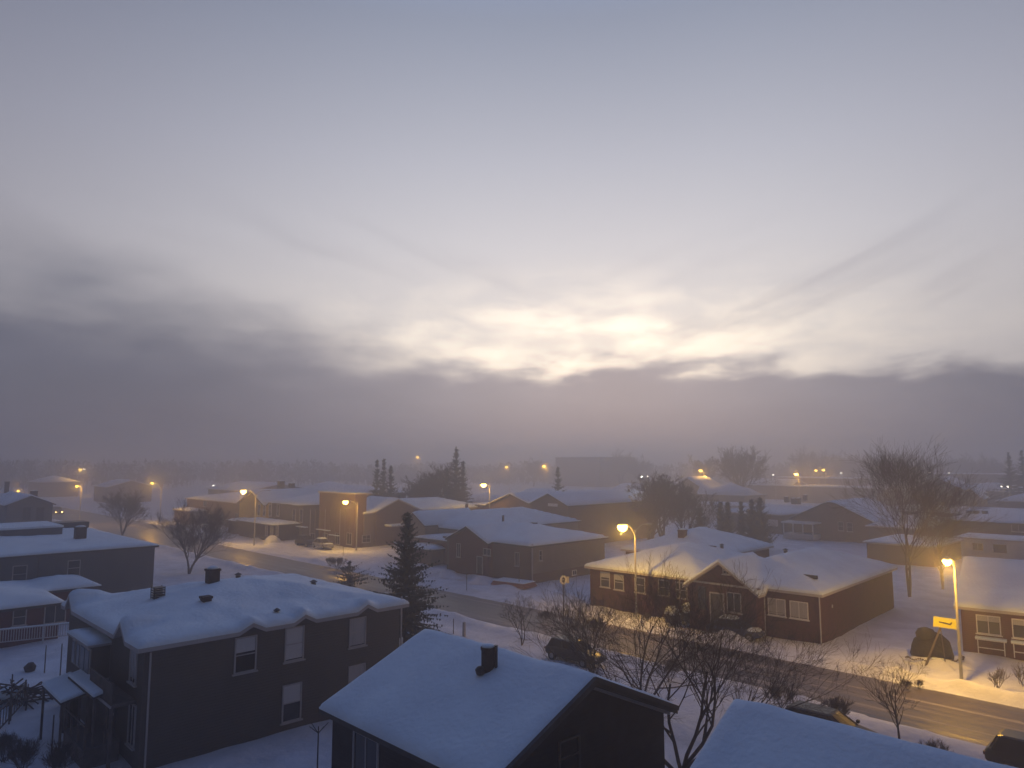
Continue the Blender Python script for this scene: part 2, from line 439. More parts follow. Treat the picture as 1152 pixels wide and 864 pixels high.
b1.window(149, 815, .95, 1.9, 't', 11.6, 'v', trim_l)
b1.window(91, 722, .7, 1.4, 't', 11.6, 'h', trim_l)
b1.strip(166, 800, .08, 5.2, 's', 36.2, trim_l, 'corner_trim', -.02, .05)
b1.strip(451, 718, .08, 4.9, 's', 36.2, trim_l, 'corner_trim', -.02, .05)
b1.chimney(239, 652, 7.1, .62, 1.0, chim); b1.chimney(232, 667, 7.0, .45, .55, chim, capsnow=False)
b1.chimney(268, 644, 7.1, .3, .35, metal_d, True, kind='roof_vent'); b1.chimney(312, 674, 6.7, .25, .28, metal_d, True, kind='roof_vent'); b1.chimney(353, 645, 7.1, .32, .3, metal_d, True, kind='roof_vent')
# louvred vent box
o_, d_ = b1.local_ray(178, 660); p_ = o_+d_*((7.0-o_.z)/d_.z); f = MB(); zr = b1.zroof(b1.sc-p_.x, p_.y+b1.tc)
for k in range(5): f.box(p_.x-.3, p_.x+.3, p_.y-.3, p_.y+.3, zr-.02+k*.13, zr+.03+k*.13)
for a in (-.28, .28):
    for c in (-.28, .28): f.box(p_.x+a-.02, p_.x+a+.02, p_.y+c-.02, p_.y+c+.02, zr-.3, zr+.6)
f.build('louvred_vent', metal_d, b1.roof_o)
# glazed bay with its own flat snow-covered roof, on the courtyard side
X, Y = b1.X, b1.Y
f = MB(); f.box(X(45.0), X(41.3), Y(10.75), Y(11.59), 3.1, 4.75); bay = f.build('bay', greige, b1.root)
f = MB(); f.box(X(45.2), X(41.1), Y(10.5), Y(11.58), 4.754, 4.86); f.build('bay_roof', trim_l, bay)
f = MB(); n = 9
for i in range(n):
    for j in range(4):
        u, v = i/(n-1), j/3; z = 4.9+.16*min(1, 4*min(u, 1-u)+.3)*(1 if j else .6)+.02*math.sin(i*2.1+j)
        f.v.append((X(45.22-4.14*u), Y(10.48+1.09*v), z))
for i in range(n-1):
    for j in range(3): a = i*4+j; f.f.append((a, a+4, a+5, a+1))
for k in range(n): f.v.append((X(45.22-4.14*k/(n-1)), Y(10.48), 4.864))
for i in range(n-1): f.f.append((i*4, n*4+i, n*4+i+1, i*4+4))
f.v += [(X(41.08), Y(10.48+1.09*j/3), 4.864) for j in range(4)]
m0 = n*4+n
for j in range(3): f.f.append(((n-1)*4+j, m0+j, m0+j+1, (n-1)*4+j+1))
f.build('bay_roof_snow', snow, bay, smooth=True)
for s_ in (44.5, 43.6): 
    f = MB(); f.box(X(s_)-.32, X(s_)+.32, Y(10.75)-.05, Y(10.75)+.02, 3.35, 4.55); q = f.build('window', trim_l, bay)
    f = MB(); f.box(X(s_)-.25, X(s_)+.25, Y(10.75)-.07, Y(10.75)+.01, 3.42, 4.48); f.build('pane', glass, q)
f = MB(); f.box(X(42.3)-.85, X(42.3)+.85, Y(10.75)-.05, Y(10.75)+.02, 3.15, 4.6); q = f.build('glass_door', trim_l, bay)
for k in (-1, 1): f = MB(); f.box(X(42.3)+k*.42-.36, X(42.3)+k*.42+.36, Y(10.75)-.075, Y(10.75)+.01, 3.25, 4.52); f.build('pane', glass, q)
# balcony with slatted guard
f = MB(); f.box(X(40.6), X(36.9), Y(10.5), Y(11.58), 2.85, 3.0); bal = f.build('balcony', wood, b1.root)
f = MB()
for k in range(27): s_ = 40.5-k*.135; f.box(X(s_)-.045, X(s_)+.045, Y(10.55)-.02, Y(10.55)+.02, 3.0, 3.85)
f.box(X(40.6), X(36.9), Y(10.55)-.04, Y(10.55)+.04, 3.85, 3.91); f.build('railing', wood, bal)
f = MB(); f.box(X(40.62), X(36.88), Y(10.47), Y(10.53), 2.86, 2.97); f.build('fascia', trim_l, bal)
for s_ in (40.4, 37.1): f = MB(); f.box(X(s_)-.07, X(s_)+.07, Y(10.6)-.07, Y(10.6)+.07, -.1, 2.85); f.build('post', wood, bal)
b1.door(127, 800, .9, 2.0, 't', 11.6, glass, trim_d)
b1.door(120, 742, .9, 1.9, 't', 11.6, glass, trim_l)

b2 = Bld('bungalow', 'dark bungalow in front with smooth snow slope, one round chimney and black gable end',
    [(17.1, 26.4, 15.7, 25.2, 4.15, 'gs', .415, darkwood)], step=.35, th=.26, snowvar=.03, fascia=trim_d)
b2.window(412, 850, 1.7, 1.5, 't', 15.7, 'v', trim_l)
b2.window(640, 850, 1.1, 1.2, 's', 17.1, 'h', trim_d)
# round brick chimney stack
o_, d_ = b2.local_ray(549, 751); p_ = o_+d_*((6.1-o_.z)/d_.z); zr = b2.h(b2.sc-p_.x, p_.y+b2.tc)
f = MB(); f.lathe([(.26, -.4), (.26, .95), (.29, .97), (.29, 1.08), (.18, 1.08)], 14, (p_.x, p_.y, zr)); c_ = f.build('chimney', chim, b2.roof_o)
f = MB(); f.lathe([(.26, 1.083), (.24, 1.15), (.05, 1.19)], 12, (p_.x, p_.y, zr)); f.build('snow_cap', snow, c_, smooth=True)
f = MB(); f.lathe([(.06, -.2), (.06, 1.12), (.08, 1.16)], 8, (p_.x+.31, p_.y+.14, zr)); f.build('flue_pipe', metal_d, c_)
f = MB(); f.lathe([(.16, .1), (.20, .26), (.12, .38), (.04, .41)], 10, (p_.x-.05, p_.y-.34, zr), wob=.2); f.build('vent_cowl', metal_d, c_)
# barge boards, doubled
for k, (dd, m_) in enumerate(((0.42, trim_d), (.02, trim_l))):
    for sg in (-1, 1):
        mid = 20.45; f = MB(); zz = 6.32 if k == 0 else 6.02
        p = (17.1-dd, mid, zz+.02); q = (17.1-dd, mid+sg*5.1, zz-.415*5.1)
        b2.board(p, q, .17 if k == 0 else .12, m_, 'barge_board')
for px, py in ((690, 812), (715, 820)): pass

b3 = Bld('cottage', 'snow-covered roof at the bottom right corner, only its bluish snow slope in view',
    [(1.2, 12.0, 17.4, 27.0, 3.5, 'gs', .5, darkwood)], step=.4, th=.28, snowvar=.04, fascia=trim_d)

b4 = Bld('flat_roofed_house', 'long blue-grey house with a nearly flat snowy roof, two small windows and a red-walled annex',
    [(80, 112, 2, 26.1, 5.4, 'hip', .03, bluegrey), (67.2, 79.9, 1, 15.0, 2.85, 'hip', .17, redwood), (73.5, 79.85, 14.6, 19.2, 2.9, 'hip', .2, redwood)], step=.6, over=.3, th=.25, snowvar=.10, fascia=trim_d)
b4.window(22, 646, 1.15, 1.6, 's', 80, 'h', trim_l); b4.window(83, 639, 1.1, 1.5, 's', 80, 'h', trim_l)
b4.window(22, 694, .9, 1.3, 's', 67.2, 'h', trim_l); b4.window(62, 690, 1.5, 1.5, 's', 67.2, 'v', trim_l)
b4.strip(42, 652, .08, 4.6, 's', 80, trim_d, 'drain_strip')
b4.chimney(90, 605, 5.9, 1.0, 1.5, chim); b4.chimney(80, 589, 5.9, .01, .01, metal_d, capsnow=False) if 0 else None
f = MB(); s_, t_ = on_z(77, 590, 6.0); f.box(b4.X(s_)-1.6, b4.X(s_)+1.6, b4.Y(t_)-2.0, b4.Y(t_)+2.0, 5.6, 6.35); f.build('skylight', metal_d, b4.roof_o, bevel=.05)
f = MB(); s_, t_ = on_z(15, 599, 6.0); f.box(b4.X(s_)-4, b4.X(s_)+4, b4.Y(t_)-4, b4.Y(t_)+4, 5.7, 6.6); q = f.build('roof_hatch', bluegrey, b4.roof_o)
f = MB(); f.box(b4.X(s_)-4.1, b4.X(s_)+4.1, b4.Y(t_)-4.1, b4.Y(t_)+4.1, 6.603, 6.85); f.build('hatch_snow', snow, q, bevel=.08)
for (px, py) in ((33, 571), (60, 587)): b4.chimney(px, 596, 5.9, .3, .4, metal_d, True, kind='roof_vent')

b5 = Bld('gabled_house', 'dark two storey gabled house at the left edge beyond the flat-roofed one',
    [(144.8, 165, 23.6, 30.2, 6.8, 'gs', .42, greywall)], step=1.0, th=.25, fascia=trim_d, snowmat=snow_far)
b5.window(30, 578, 1.2, 2.2, 's', 144.8, 'v', trim_d); b5.window(45, 578, 1.2, 2.2, 's', 144.8, 'v', trim_d)
b5.chimney(38, 557, 8.2, 1.0, 1.2, chim); b5.chimney(7, 556, 8.0, .7, 2.2, metal_d, capsnow=False)

# ---- across the street: the dark red building
b6 = Bld('red_brick_house', 'long dark red building with gabled entrance porch and snowy hipped roofs behind the brightest lamp',
    [(23.9, 34.2, 56.4, 75.5, 3.85, 'hip', .33, redbrick), (33.6, 46.1, 56.55, 71, 3.8, 'hip', .30, redbrick), (38.5, 49, 67, 81, 4.3, 'hip', .36, redbrick),
     (28.2, 34.2, 54.7, 60.5, 3.5, 'gt', .68, redbrick)], step=.42, th=.26, snowvar=.06, fascia=trim_l, yaw=2.5, pivot=(28, 56.4, 0))
for px, py, w in ((681, 652, 1.1), (696.5, 655, 1.1), (720, 658, 1.15), (747, 661, 1.15), (767, 664, 1.15)):
    b6.window(px, py, w, 1.45, 't', 56.55, 'h', trim_l, (.35 if px < 700 else 0.06, curtain))
b6.window(874, 683, 1.45, 1.35, 't', 56.4, 'v', trim_w, (.96, curtain)); b6.window(899, 686.5, 1.45, 1.35, 't', 56.4, 'v', trim_w, (.96, curtain))
b6.door(807, 684, 1.1, 2.3, 't', 54.7, trim_d, trim_l); b6.window(826, 678, 1.25, 1.6, 't', 54.7, 'v', trim_l)
b6.window(790, 672, .7, 1.8, 't', 54.7, 'h', trim_d); b6.window(817, 642, .6, .6, 't', 54.7, '+', trim_l)
b6.strip(816, 658, 6.0, .14, 't', 54.7, trim_l, 'porch_beam', -.02, .12)
b6.downpipe(23.8, 56.2, -.1, 3.8, trim_l); b6.downpipe(36.0, 56.3, -.1, 3.6, trim_l); b6.downpipe(28.2, 56.2, -.1, 3.6, trim_l)
b6.strip(936, 682, .12, .25, 's', 23.9, trim_l, 'wall_lamp')
b6.chimney(768, 608, 5.4, .75, 1.0, brownwall); b6.chimney(777, 603, 5.4, .3, .8, metal_d, True, kind='roof_vent')
b6.chimney(800, 612, 5.4, .7, .35, chim, capsnow=False, kind='roof_box'); b6.chimney(812, 611, 5.4, .35, .45, metal_d, True, kind='roof_vent')
b6.chimney(884, 626, 5.2, .35, .5, metal_d, True, kind='roof_vent'); b6.chimney(886, 632, 5.0, .5, .18, metal_d, capsnow=False, kind='roof_box')
b6.chimney(921, 616, 5.2, .4, .3, metal_d, True, kind='roof_vent')
f = MB(); o_, d_ = b6.local_ray(907, 649); p_ = o_+d_*((4.7-o_.z)/d_.z); zr = b6.zroof(b6.sc-p_.x, p_.y+b6.tc); f.box(p_.x-.9, p_.x+.9, p_.y-.12, p_.y+.12, zr-.2, zr+.08); f.build('snow_guard', metal_d, b6.roof_o)
# bare patch of dark roof felt
f = MB(); o_, d_ = b6.local_ray(922, 617); p_ = o_+d_*((5.3-o_.z)/d_.z); zr = b6.zroof(b6.sc-p_.x, p_.y+b6.tc)
f.lathe([(.75, -.25), (.7, .02), (.3, .07)], 12, (p_.x, p_.y, zr), 1.3, .6, .35); f.build('uncovered_hatch', metal_d, b6.roof_o)

b7 = Bld('brown_house', 'brown house with beige end wall and snowy hipped roof beside the white octagonal sign',
    [(58.7, 74, 60.3, 74, 4.35, 'hip', .22, brownwall), (65.2, 72.6, 59.5, 66, 4.2, 'gt', .44, redwood), (74, 84, 63, 75, 3.3, 'hip', .08, redwood)], step=.6, th=.25, snowvar=.05, fascia=trim_d)
f = MB(); f.box(b7.X(58.7)-.01, b7.X(58.7)+.03, b7.Y(60.33), b7.Y(73.9), 1.1, 4.3); f.build('side_cladding', beigewall, b7.root)
for px, py, w, h_, ml in ((516, 619, .75, 1.7, 'v'), (548, 621, 1.35, .85, 'v'), (582, 629, .75, 1.6, 'v')): b7.window(px, py, w, h_, 't', 60.3 if px > 556 else 59.5, ml, trim_l)
b7.window(608, 625, .55, 1.2, 's', 58.66, 'h', trim_l); b7.window(646, 644, .8, .6, 's', 58.66, 'v', trim_w)
b7.door(540, 636, .9, 2.0, 't', 59.5, trim_d, trim_l)
b7.strip(599, 634, .12, 4.4, 't', 60.3, trim_l, 'corner_trim')
b7.chimney(600, 593, 5.6, .7, .35, metal_d, capsnow=False, kind='roof_box'); b7.chimney(566, 590, 5.8, .3, 1.0, metal_d, True, kind='flue'); b7.chimney(494, 590, 4.5, .7, 1.9, metal_g, kind='chimney')

b8 = Bld('beige_gabled_house', 'beige snow-roofed house with small front gable, between the brown house and near spruce',
    [(83.6, 88.6, 64, 74, 4.9, 'gt', .6, beigewall), (76.8, 89.5, 66.5, 90, 4.5, 'hip', .30, beigewall), (78, 84.5, 60.8, 66, 2.2, 'hip', .1, brownwall)], step=.8, th=.25, fascia=trim_d)
b8.window(483, 604, .9, 1.9, 't', 64+2.5, 'h', trim_l); b8.chimney(525, 571, 6.5, .5, .5, metal_d, True, kind='roof_vent')
f = MB(); 

b9 = Bld('false_front_store', 'shop with tall flat front of vertical boards and a long snowy roof behind it',
    [(102.9, 114.5, 64.3, 66.5, 8.9, 'flat', 0, brownwall), (102.7, 114.6, 66, 92, 5.6, 'hip', .26, beigewall), (102.5, 111, 68.2, 77, 5.8, 'gs', .42, brownwall)], cat='shop', step=.9, over=.2, th=.22, fascia=trim_l)
for k in range(9):
    px = 349+k*5.6; b9.strip(px, 590, .12, 5.2, 't', 64.3, trim_l if k % 3 == 0 else beigewall, 'vertical_batten')
for px in (352, 366, 380, 393): b9.window(px, 606, 1.5, 1.9, 't', 64.3, 'v', trim_l)
b9.strip(365, 596, 4.2, .12, 't', 64.3, snow, 'snowy_ledge', -.02, .5); b9.strip(377, 602, 3, .12, 't', 64.3, snow, 'snowy_ledge', -.02, .4)
b9.chimney(449, 562, 6.4, .5, .9, metal_d, True, kind='roof_vent')
b9.window(412, 606, 1.6, 1.2, 's', 102.7, '+', trim_l)
f = MB(); f.box(b9.X(102.7), b9.X(100.6), b9.Y(70), b9.Y(74), 3.2, 3.35); cn = f.build('side_canopy', trim_l, b9.root)
f = MB(); f.box(b9.X(102.72), b9.X(100.5), b9.Y(69.9), b9.Y(74.1), 3.353, 3.55); f.build('canopy_snow', snow, cn, bevel=.05)

b10 = Bld('yellow_gabled_house', 'yellow gabled house with arched windows above a dark porch under thick snow',
    [(133.9, 145.4, 63.4, 80, 5.7, 'gt', .42, yellowwall), (120.6, 134, 64.4, 80, 6.2, 'hip', .22, greywall), (121.5, 136, 59.5, 64.3, 2.9, 'hip', .12, darkwood), (136.5, 143.5, 60.5, 64.3, 2.5, 'hip', .1, darkwood)], step=.9, th=.3, fascia=trim_d)
for px in (291.5, 297.5, 304, 313): 
    fo = b10.window(px, 574, 1.05, 2.2, 't', 63.4 if px < 310 else 64.4, 'h', trim_w)
    x, y, z = b10.fix(px, 574, 't', 63.4 if px < 310 else 64.4); f = MB()
    for k in range(9):
        a0, a1 = math.pi*k/9, math.pi*(k+1)/9
        f.beam((x+.5*math.cos(a0), y-.03, z+1.1+.5*math.sin(a0)), (x+.5*math.cos(a1), y-.03, z+1.1+.5*math.sin(a1)), .09)
    f.build('arched_head', trim_w, fo)
for px in (331, 339): b10.window(px, 580, 1.2, 2.4, 't', 64.4, 'h', trim_l)
b10.strip(336, 568, 3.2, .14, 't', 64.4, snow, 'snowy_ledge', -.02, .5); b10.strip(338, 592, 5.5, .16, 't', 64.3, snow, 'snowy_ledge', -.02, .7)
for px in (300, 306, 312): b10.window(px, 597, .9, 1.8, 't', 59.5, 'v', trim_l)
b10.chimney(315, 552, 7.2, .6, 1.3, chim)
b10b = Bld('warehouse', 'wide snow roof rising behind the yellow gabled house', [(138, 162, 84, 100, 7.0, 'hip', .18, greywall)], cat='building', step=2, th=.25, snowmat=snow_far)
b10b.chimney(316, 549, 8, 1.2, 1.6, chim); b10b.chimney(328, 551, 8, 1.0, 1.4, chim)
b11 = Bld('brown_longhouse', 'long brown building with broad snow roof, left of the yellow gabled house', [(148, 180, 65.5, 90, 5.4, 'hip', .14, brownwall), (168, 178, 62, 66, 3, 'hip', .1, brownwall)], cat='building', step=2, th=.25, snowmat=snow_far)
for px in (236, 250, 266): b11.window(px, 582, 1.6, 1.8, 't', 65.5, 'v', trim_l)
b11.window(231, 566, 2.2, 1.6, 't', 65.5, 'v', trim_l)
b12 = Bld('distant_hall', 'misty gabled hall with snowy roof behind the long brown building on the left', [(205, 235, 92, 112, 5.5, 'gs', .2, greywall)], cat='building', step=3, snowmat=snow_far, th=.3)
b12b = Bld('roadside_shed', 'small box shed with snow on top beside the far street lamp', [(172, 180, 66, 74, 2.8, 'flat', 0, brownwall)], cat='shed', step=2, snowmat=snow_far, th=.3)

b13 = Bld('twin_gabled_house', 'two storey brown house with twin front gables and long snowy roof behind the brown house',
    [(87.2, 98.8, 90.5, 104, 6.3, 'gt', .33, brownwall), (79.3, 87.6, 90.3, 115, 6.8, 'gt', .42, brownwall), (98.6, 105, 91, 104, 6.0, 'flat', 0, redbrick)], step=1, th=.25, fascia=trim_d, snowmat=snow_far)
for px, py in ((568, 577), (578, 577), (590, 577), (604, 578)): b13.window(px, py, 1.4, 2.0, 't', 90.4, 'v', trim_l, name='window')
b13.strip(622, 568, 2.2, .5, 't', 90.3, trim_w, 'vent_louvre')
b13.chimney(596, 553, 8.2, .7, 2.0, metal_d, capsnow=False); b13.chimney(652, 556, 8.2, .6, .6, metal_d, True, kind='roof_vent')
b13b = Bld('low_outbuilding', 'low snow-roofed outbuilding tucked in front of the twin gables', [(84, 101, 77.5, 84, 3.2, 'hip', .1, brownwall)], cat='shed', step=1.5, th=.25, snowmat=snow_far)

def at(px, py, z): s, t = on_z(px, py, z); return s, t
def far(name, label, cat, px, dist, ws, wt, e, kind, pit, wm, over=.5, extra=()):
    s, t, z = on_y(px, 520, dist)
    return Bld(name, label, [(s-ws/2, s+ws/2, t-wt/2, t+wt/2, e, kind, pit, wm)]+[(s+a, s+c, t+d, t+g, h_, k, p_, w_) for a, c, d, g, h_, k, p_, w_ in extra], cat=cat, step=4, over=over, th=.35, snowmat=snow_far)
b14 = far('apartment_block', 'big dark flat-roofed block, barely visible in the fog above the middle roofs', 'building', 670, 430, 34, 34, 17.0, 'flat', 0, brownwall)
b14b = far('machine_shed', 'low shed with pale snow roof in front of the foggy block', 'shed', 642, 215, 14, 20, 4.4, 'gt', .16, greywall)
b14c = far('garage', 'low garage with a dull snow roof just right of the lone spruce', 'garage', 612, 190, 12, 12, 4.2, 'gs', .4, brownwall)
b15 = far('hip_roofed_house', 'beige house with two joined snowy roofs below a lamp, right of the dark tree clump', 'house', 822, 205, 14, 12, 5.0, 'hip', .45, beigewall, extra=((5, 19, -4, 8, 5.4, 'gt', .55, beigewall),))
b15b = far('long_low_shed', 'long low shed with thin snow roof behind the row of cedars', 'shed', 842, 175, 34, 8, 3.6, 'hip', .06, whitewall)
b16 = Bld('porch_house', 'brown house with broad clipped gable and pale glazed porch beside the tallest bare tree',
    [(45.6, 60, 131.8, 150, 3.6, 'gt', .47, brownwall, 6.9)], step=1, th=.25, fascia=trim_d, snowmat=snow_far)
b16.window(946, 592, 1.0, 1.6, 't', 131.8, 'h', trim_l); b16.window(956, 593, 1.0, 1.6, 't', 131.8, 'h', trim_l)
f = MB(); f.box(b16.X(60.4), b16.X(54.8), b16.Y(128.6), b16.Y(131.79), .1, 1.1); pch = f.build('porch', whitewall, b16.root)
f = MB(); f.box(b16.X(60.6), b16.X(54.6), b16.Y(128.4), b16.Y(131.78), 2.9, 3.2); f.build('porch_roof', trim_w, pch)
for s_ in (60.3, 58.5, 56.7, 54.9): f = MB(); f.box(b16.X(s_)-.09, b16.X(s_)+.09, b16.Y(128.7)-.09, b16.Y(128.7)+.09, 1.1, 2.9); f.build('porch_post', trim_w, pch)
b16b = Bld('workshop', 'low workshop whose snowy roof carries several dark vents, beside the porch house', [(64, 78, 136, 152, 3.8, 'hip', .12, greywall)], cat='building', step=1.5, th=.25, snowmat=snow_far)
b16b.window(869, 588, 2.2, 1.2, 't', 136, 'v', trim_w, (.97, blind))
for px, py in ((885, 563), (893, 565), (898, 565), (906, 561)): b16b.chimney(px, py, 4.8, .9, .9, chim, kind='roof_vent')
b16c = Bld('grey_bungalow', 'snow-roofed bungalow partly hidden behind the tall bare tree', [(38, 45.2, 128, 150, 3.4, 'hip', .3, greywall)], step=1.5, th=.25, snowmat=snow_far)
b17 = far('storage_hall', 'long low hall with a strip of roof snow in front of the twin yellow lamps', 'building', 942, 250, 30, 16, 5.6, 'flat', 0, greywall)
b17b = far('warehouse', 'red-brown warehouse with a snow strip, left behind the long low hall', 'building', 915, 330, 40, 20, 7, 'flat', 0, redbrick)
b18 = far('barn', 'dark barn with rounded gable end rising behind the long roofs on the right', 'barn', 1062, 200, 16, 14, 5.6, 'gt', .5, greywall)
b18b = far('steep_gabled_shed', 'small shed with steep pale gable boards beside the dark barn', 'shed', 1092, 190, 5, 6, 4.6, 'gt', .9, beigewall)
b21 = far('freight_building', 'long flat-topped building with a ruled band of snow far off on the right', 'building', 1101, 300, 36, 14, 9.2, 'flat', 0, greywall)
far('gabled_house', 'grey gabled house with snow roof above the false-front shop, deep in mist', 'house', 372, 190, 16, 12, 6.6, 'hip', .34, greywall)
far('bungalow', 'misty low bungalow between the thicket and the lamp behind the twin gables', 'house', 548, 190, 14, 12, 4.0, 'hip', .3, brownwall)
far('bungalow', 'misty low bungalow right of the foggy block', 'house', 722, 235, 16, 14, 4.6, 'gs', .3, greywall)
far('bungalow', 'misty bungalow left of the large yellow lamp', 'house', 872, 280, 18, 14, 5.2, 'gs', .3, brownwall)
far('bungalow', 'misty bungalow whose roof shows just left of the barn', 'house', 1012, 240, 16, 14, 5.0, 'hip', .3, greywall)
far('bungalow', 'misty bungalow at the right edge beneath the conifer pair', 'house', 1130, 225, 16, 12, 5.2, 'gs', .32, greywall)
far('bungalow', 'misty bungalow at the far left end between the street lamp and small box shed', 'house', 140, 260, 18, 14, 5.4, 'gs', .3, greywall)
far('bungalow', 'faint bungalow behind the oncoming headlights at the far left', 'house', 62, 300, 20, 14, 6.0, 'hip', .3, greywall)
b22 = far('house', 'pale-eaved snowy roof cut by the right edge of the view', 'house', 1160, 170, 12, 12, 5.0, 'hip', .3, greywall)
b19 = Bld('long_dark_building', 'long dark building with wide bluish snow roof right behind the pale low shed', [(14, 38.4, 144, 168, 3.9, 'hip', .08, darkwood), (14, 56, 160, 182, 4.1, 'hip', .05, darkwood)], cat='building', step=2, th=.25, snowmat=snow_far, fascia=trim_d)
b19.window(1146, 594, 2.0, 1.3, 't', 144, 'v', trim_l)
for px, py in ((1090, 573), (1098, 574), (1108, 575)): b19.chimney(px, py, 5.0, .8, .8, chim, kind='roof_vent')
b19c = Bld('pale_low_shed', 'low pale-walled shed behind the house at the right edge', [(12, 31, 123.5, 131, 2.9, 'flat', 0, whitewall)], cat='shed', step=2, th=.2)
b19c.window(1100, 615, 1.4, 1.1, 't', 123.5, 'v', trim_l); b19c.window(1125, 617, 1.6, 1.1, 't', 123.5, 'v', trim_d)
b19d = Bld('brown_garage', 'small dark garage with a patch of snow on its roof, behind the right-hand street lamp', [(30, 38.5, 108, 121, 2.8, 'hip', .06, brownwall)], cat='garage', step=1.5, th=.15)
b20 = Bld('red_cottage', 'dark red cottage with white-framed windows and snowy ledges at the right edge',
    [(1, 15.7, 62.1, 80, 3.35, 'gs', .26, redwood)], step=.5, th=.28, snowvar=.04, fascia=trim_l, yaw=9, pivot=(15.7, 62.1, 0))
for px, py in ((1112, 703), (1153, 708)):
    fo = b20.window(px, py, 1.5, 1.35, 't', 62.1, 'v', trim_w, (.3, curtain))
    x, y, z = b20.fix(px+3, py+16, 't', 62.1); f = MB(); f.box(x-.95, x+.95, y-.5, y+.02, z-.05, z+.02); lg = f.build('window_ledge', trim_w, b20.root)
    f = MB(); f.box(x-.96, x+.96, y-.51, y+.0, z+.023, z+.14); f.build('ledge_snow', snow, lg, bevel=.03)
    for k in (-.8, .8): f = MB(); f.box(x+k-.03, x+k+.03, y-.48, y-.42, z-1.0, z-.05); f.build('bracket', trim_w, lg)
    f = MB(); f.box(x-.8, x+.8, y-.48, y-.43, z-.62, z-.56); f.build('bracket', trim_w, lg)
# ------------------------------------------------------------------ street lamps
def lamp(name, label, s, t, z_top, arm, head_z, group, lens, power, base_z=0, extra_arm=0, rad=.09, col=(1, .52, .075), along=0, bulb=1.0):
    r = thing(name, label, 'street lamp', W(s, t, base_z), ROT+along, group)
    zt = z_top-base_z; hz = head_z-base_z
    f = MB(); f.tube([(0, 0, -.2), (0, 0, .12)], [rad*2.2, rad*2.0], 10); f.tube([(0, 0, .12), (0, 0, zt)], [rad*1.15, rad*.65], 10); f.build('pole', metal_g, r, smooth=False)
    sg = -1 if arm > 0 else 1; A = abs(arm)
    f = MB(); f.tube([(0, 0, zt-.5), (0, sg*A*.3, zt-.5+(hz-zt+.5)*.6), (0, sg*A*.7, hz-.02), (0, sg*A, hz)], [.045]*4, 7); f.build('arm', metal_g, r)
    f = MB(); y0 = sg*A
    n0 = len(f.v)
    for k, (yy, w, h0, h1) in enumerate(((-.12, .09, .05, -.03), (.1, .16, .10, -.06), (.45, .17, .11, -.06), (.68, .06, .03, -.02))):
        y = y0+sg*yy; f.v += [(-w, y, hz+h1), (w, y, hz+h1), (w*.8, y, hz+h0), (-w*.8, y, hz+h0)]
    for k in range(3):
        for j in range(4): a = n0+k*4+j; c = n0+k*4+(j+1) % 4; f.f.append((a, c, c+4, a+4))
    f.f += [(n0+3, n0+2, n0+1, n0), (n0+12, n0+13, n0+14, n0+15)]
    hd = f.build('lamp_head', metal_g, r, bevel=.02)
    f = MB(); q = .17*bulb; f.lathe([(q*.15, -q*1.15), (q*.55, -q*1.02), (q*.85, -q*.72), (q, -.3*q), (q*.92, .02*q), (q*.6, .06)], 16, (0, y0+sg*.32, hz-.08), 1, 1.15); f.build('lens', lens, hd, smooth=True)  # lens modelled oversized, its glowing bulk imitates the bloom round a lamp
    if extra_arm:
        f = MB(); f.tube([(0, 0, zt-.4), (0, .35, zt+.1), (0, extra_arm*.6, zt+.45), (0, extra_arm, zt+.42)], [.04]*4, 7); ea = f.build('arm', metal_g, r)
        f = MB(); f.box(-.14, .14, extra_arm-.05, extra_arm+.6, zt+.36, zt+.50); f.build('unlit_lamp_head', metal_g, ea, bevel=.03)
    if power:
        ld = bpy.data.lights.new('lamp_light', 'SPOT' if 0 else 'POINT'); ld.energy = power; ld.color = col; ld.shadow_soft_size = .13
        lo = bpy.data.objects.new('lamp_light', ld); COL.objects.link(lo); lo.parent = r; lo.location = (0, y0+sg*.32, hz-.08-.17*bulb*1.15-.03)
    return r
G = 'sodium street lamps along the street'
P = 3100
lamp('street_lamp', 'near street lamp on a tall pole beside the yellow sign and red cottage', 13.6, 53.0, 7.75, 1.1, 7.95, G, lens_on, P*1.2, bulb=1.6)
lamp('street_lamp', 'brightest street lamp, before the long dark red building, with a second unlit arm', *on_z(716, 698), 7.9, 1.5, 8.5, G, lens_on, P*.75, extra_arm=1.9, bulb=2.5)
lamp('street_lamp', 'street lamp at the right end of the tall false-front shop', *on_z(401, 619), 7.6, 1.9, 7.9, G, lens_on, P*.75, bulb=2.4)
lamp('street_lamp', 'street lamp in front of the yellow gabled house with an unlit second arm', 118.5, 54.5, 8.7, 1.9, 9.3, G, lens_on, P*.9, extra_arm=2.0, bulb=2.5)
lamp('street_lamp', 'slim distant street lamp with a single arm beside the small box shed', 174, 57.5, 8.6, 1.8, 9.4, G, lens_far, P*1.1, bulb=1.5)
lamp('street_lamp', 'far street lamp rising between the two roofs on the left, above the pair of headlights', 181, 43, 8.5, .6, 8.9, G, lens_far, P*.8, bulb=1.5)
def far_lamp(label, px, py, dist, lens, power, bulb=2., col=(1, .52, .075)):
    s, t, z = on_y(px, py, dist)
    return lamp('distant_lamp', label, s, t, z-.1, 1.2, z+.15, 'lamps scattered through the foggy town', lens, power, bulb=bulb, col=col)
far_lamp('bright lamp glowing behind the twin gabled house, left of its gables', 551, 545, 132, lens_on, P*.4, 2.8)
far_lamp('lone lamp glowing above the roof of the beige hip-roofed house', 791, 529, 220, lens_far, P*1.6, 3.2)
far_lamp('large yellow lamp left of the twin lamps over the long low hall', 898, 533, 215, lens_on, P*1.8, 3.0)
far_lamp('left one of the twin yellow lamps over the long low hall', 920, 529, 262, lens_far, P*1.0, 2.8)
far_lamp('right one of the twin yellow lamps over the long low hall', 928, 528.5, 262, lens_far, P*1.0, 2.8)
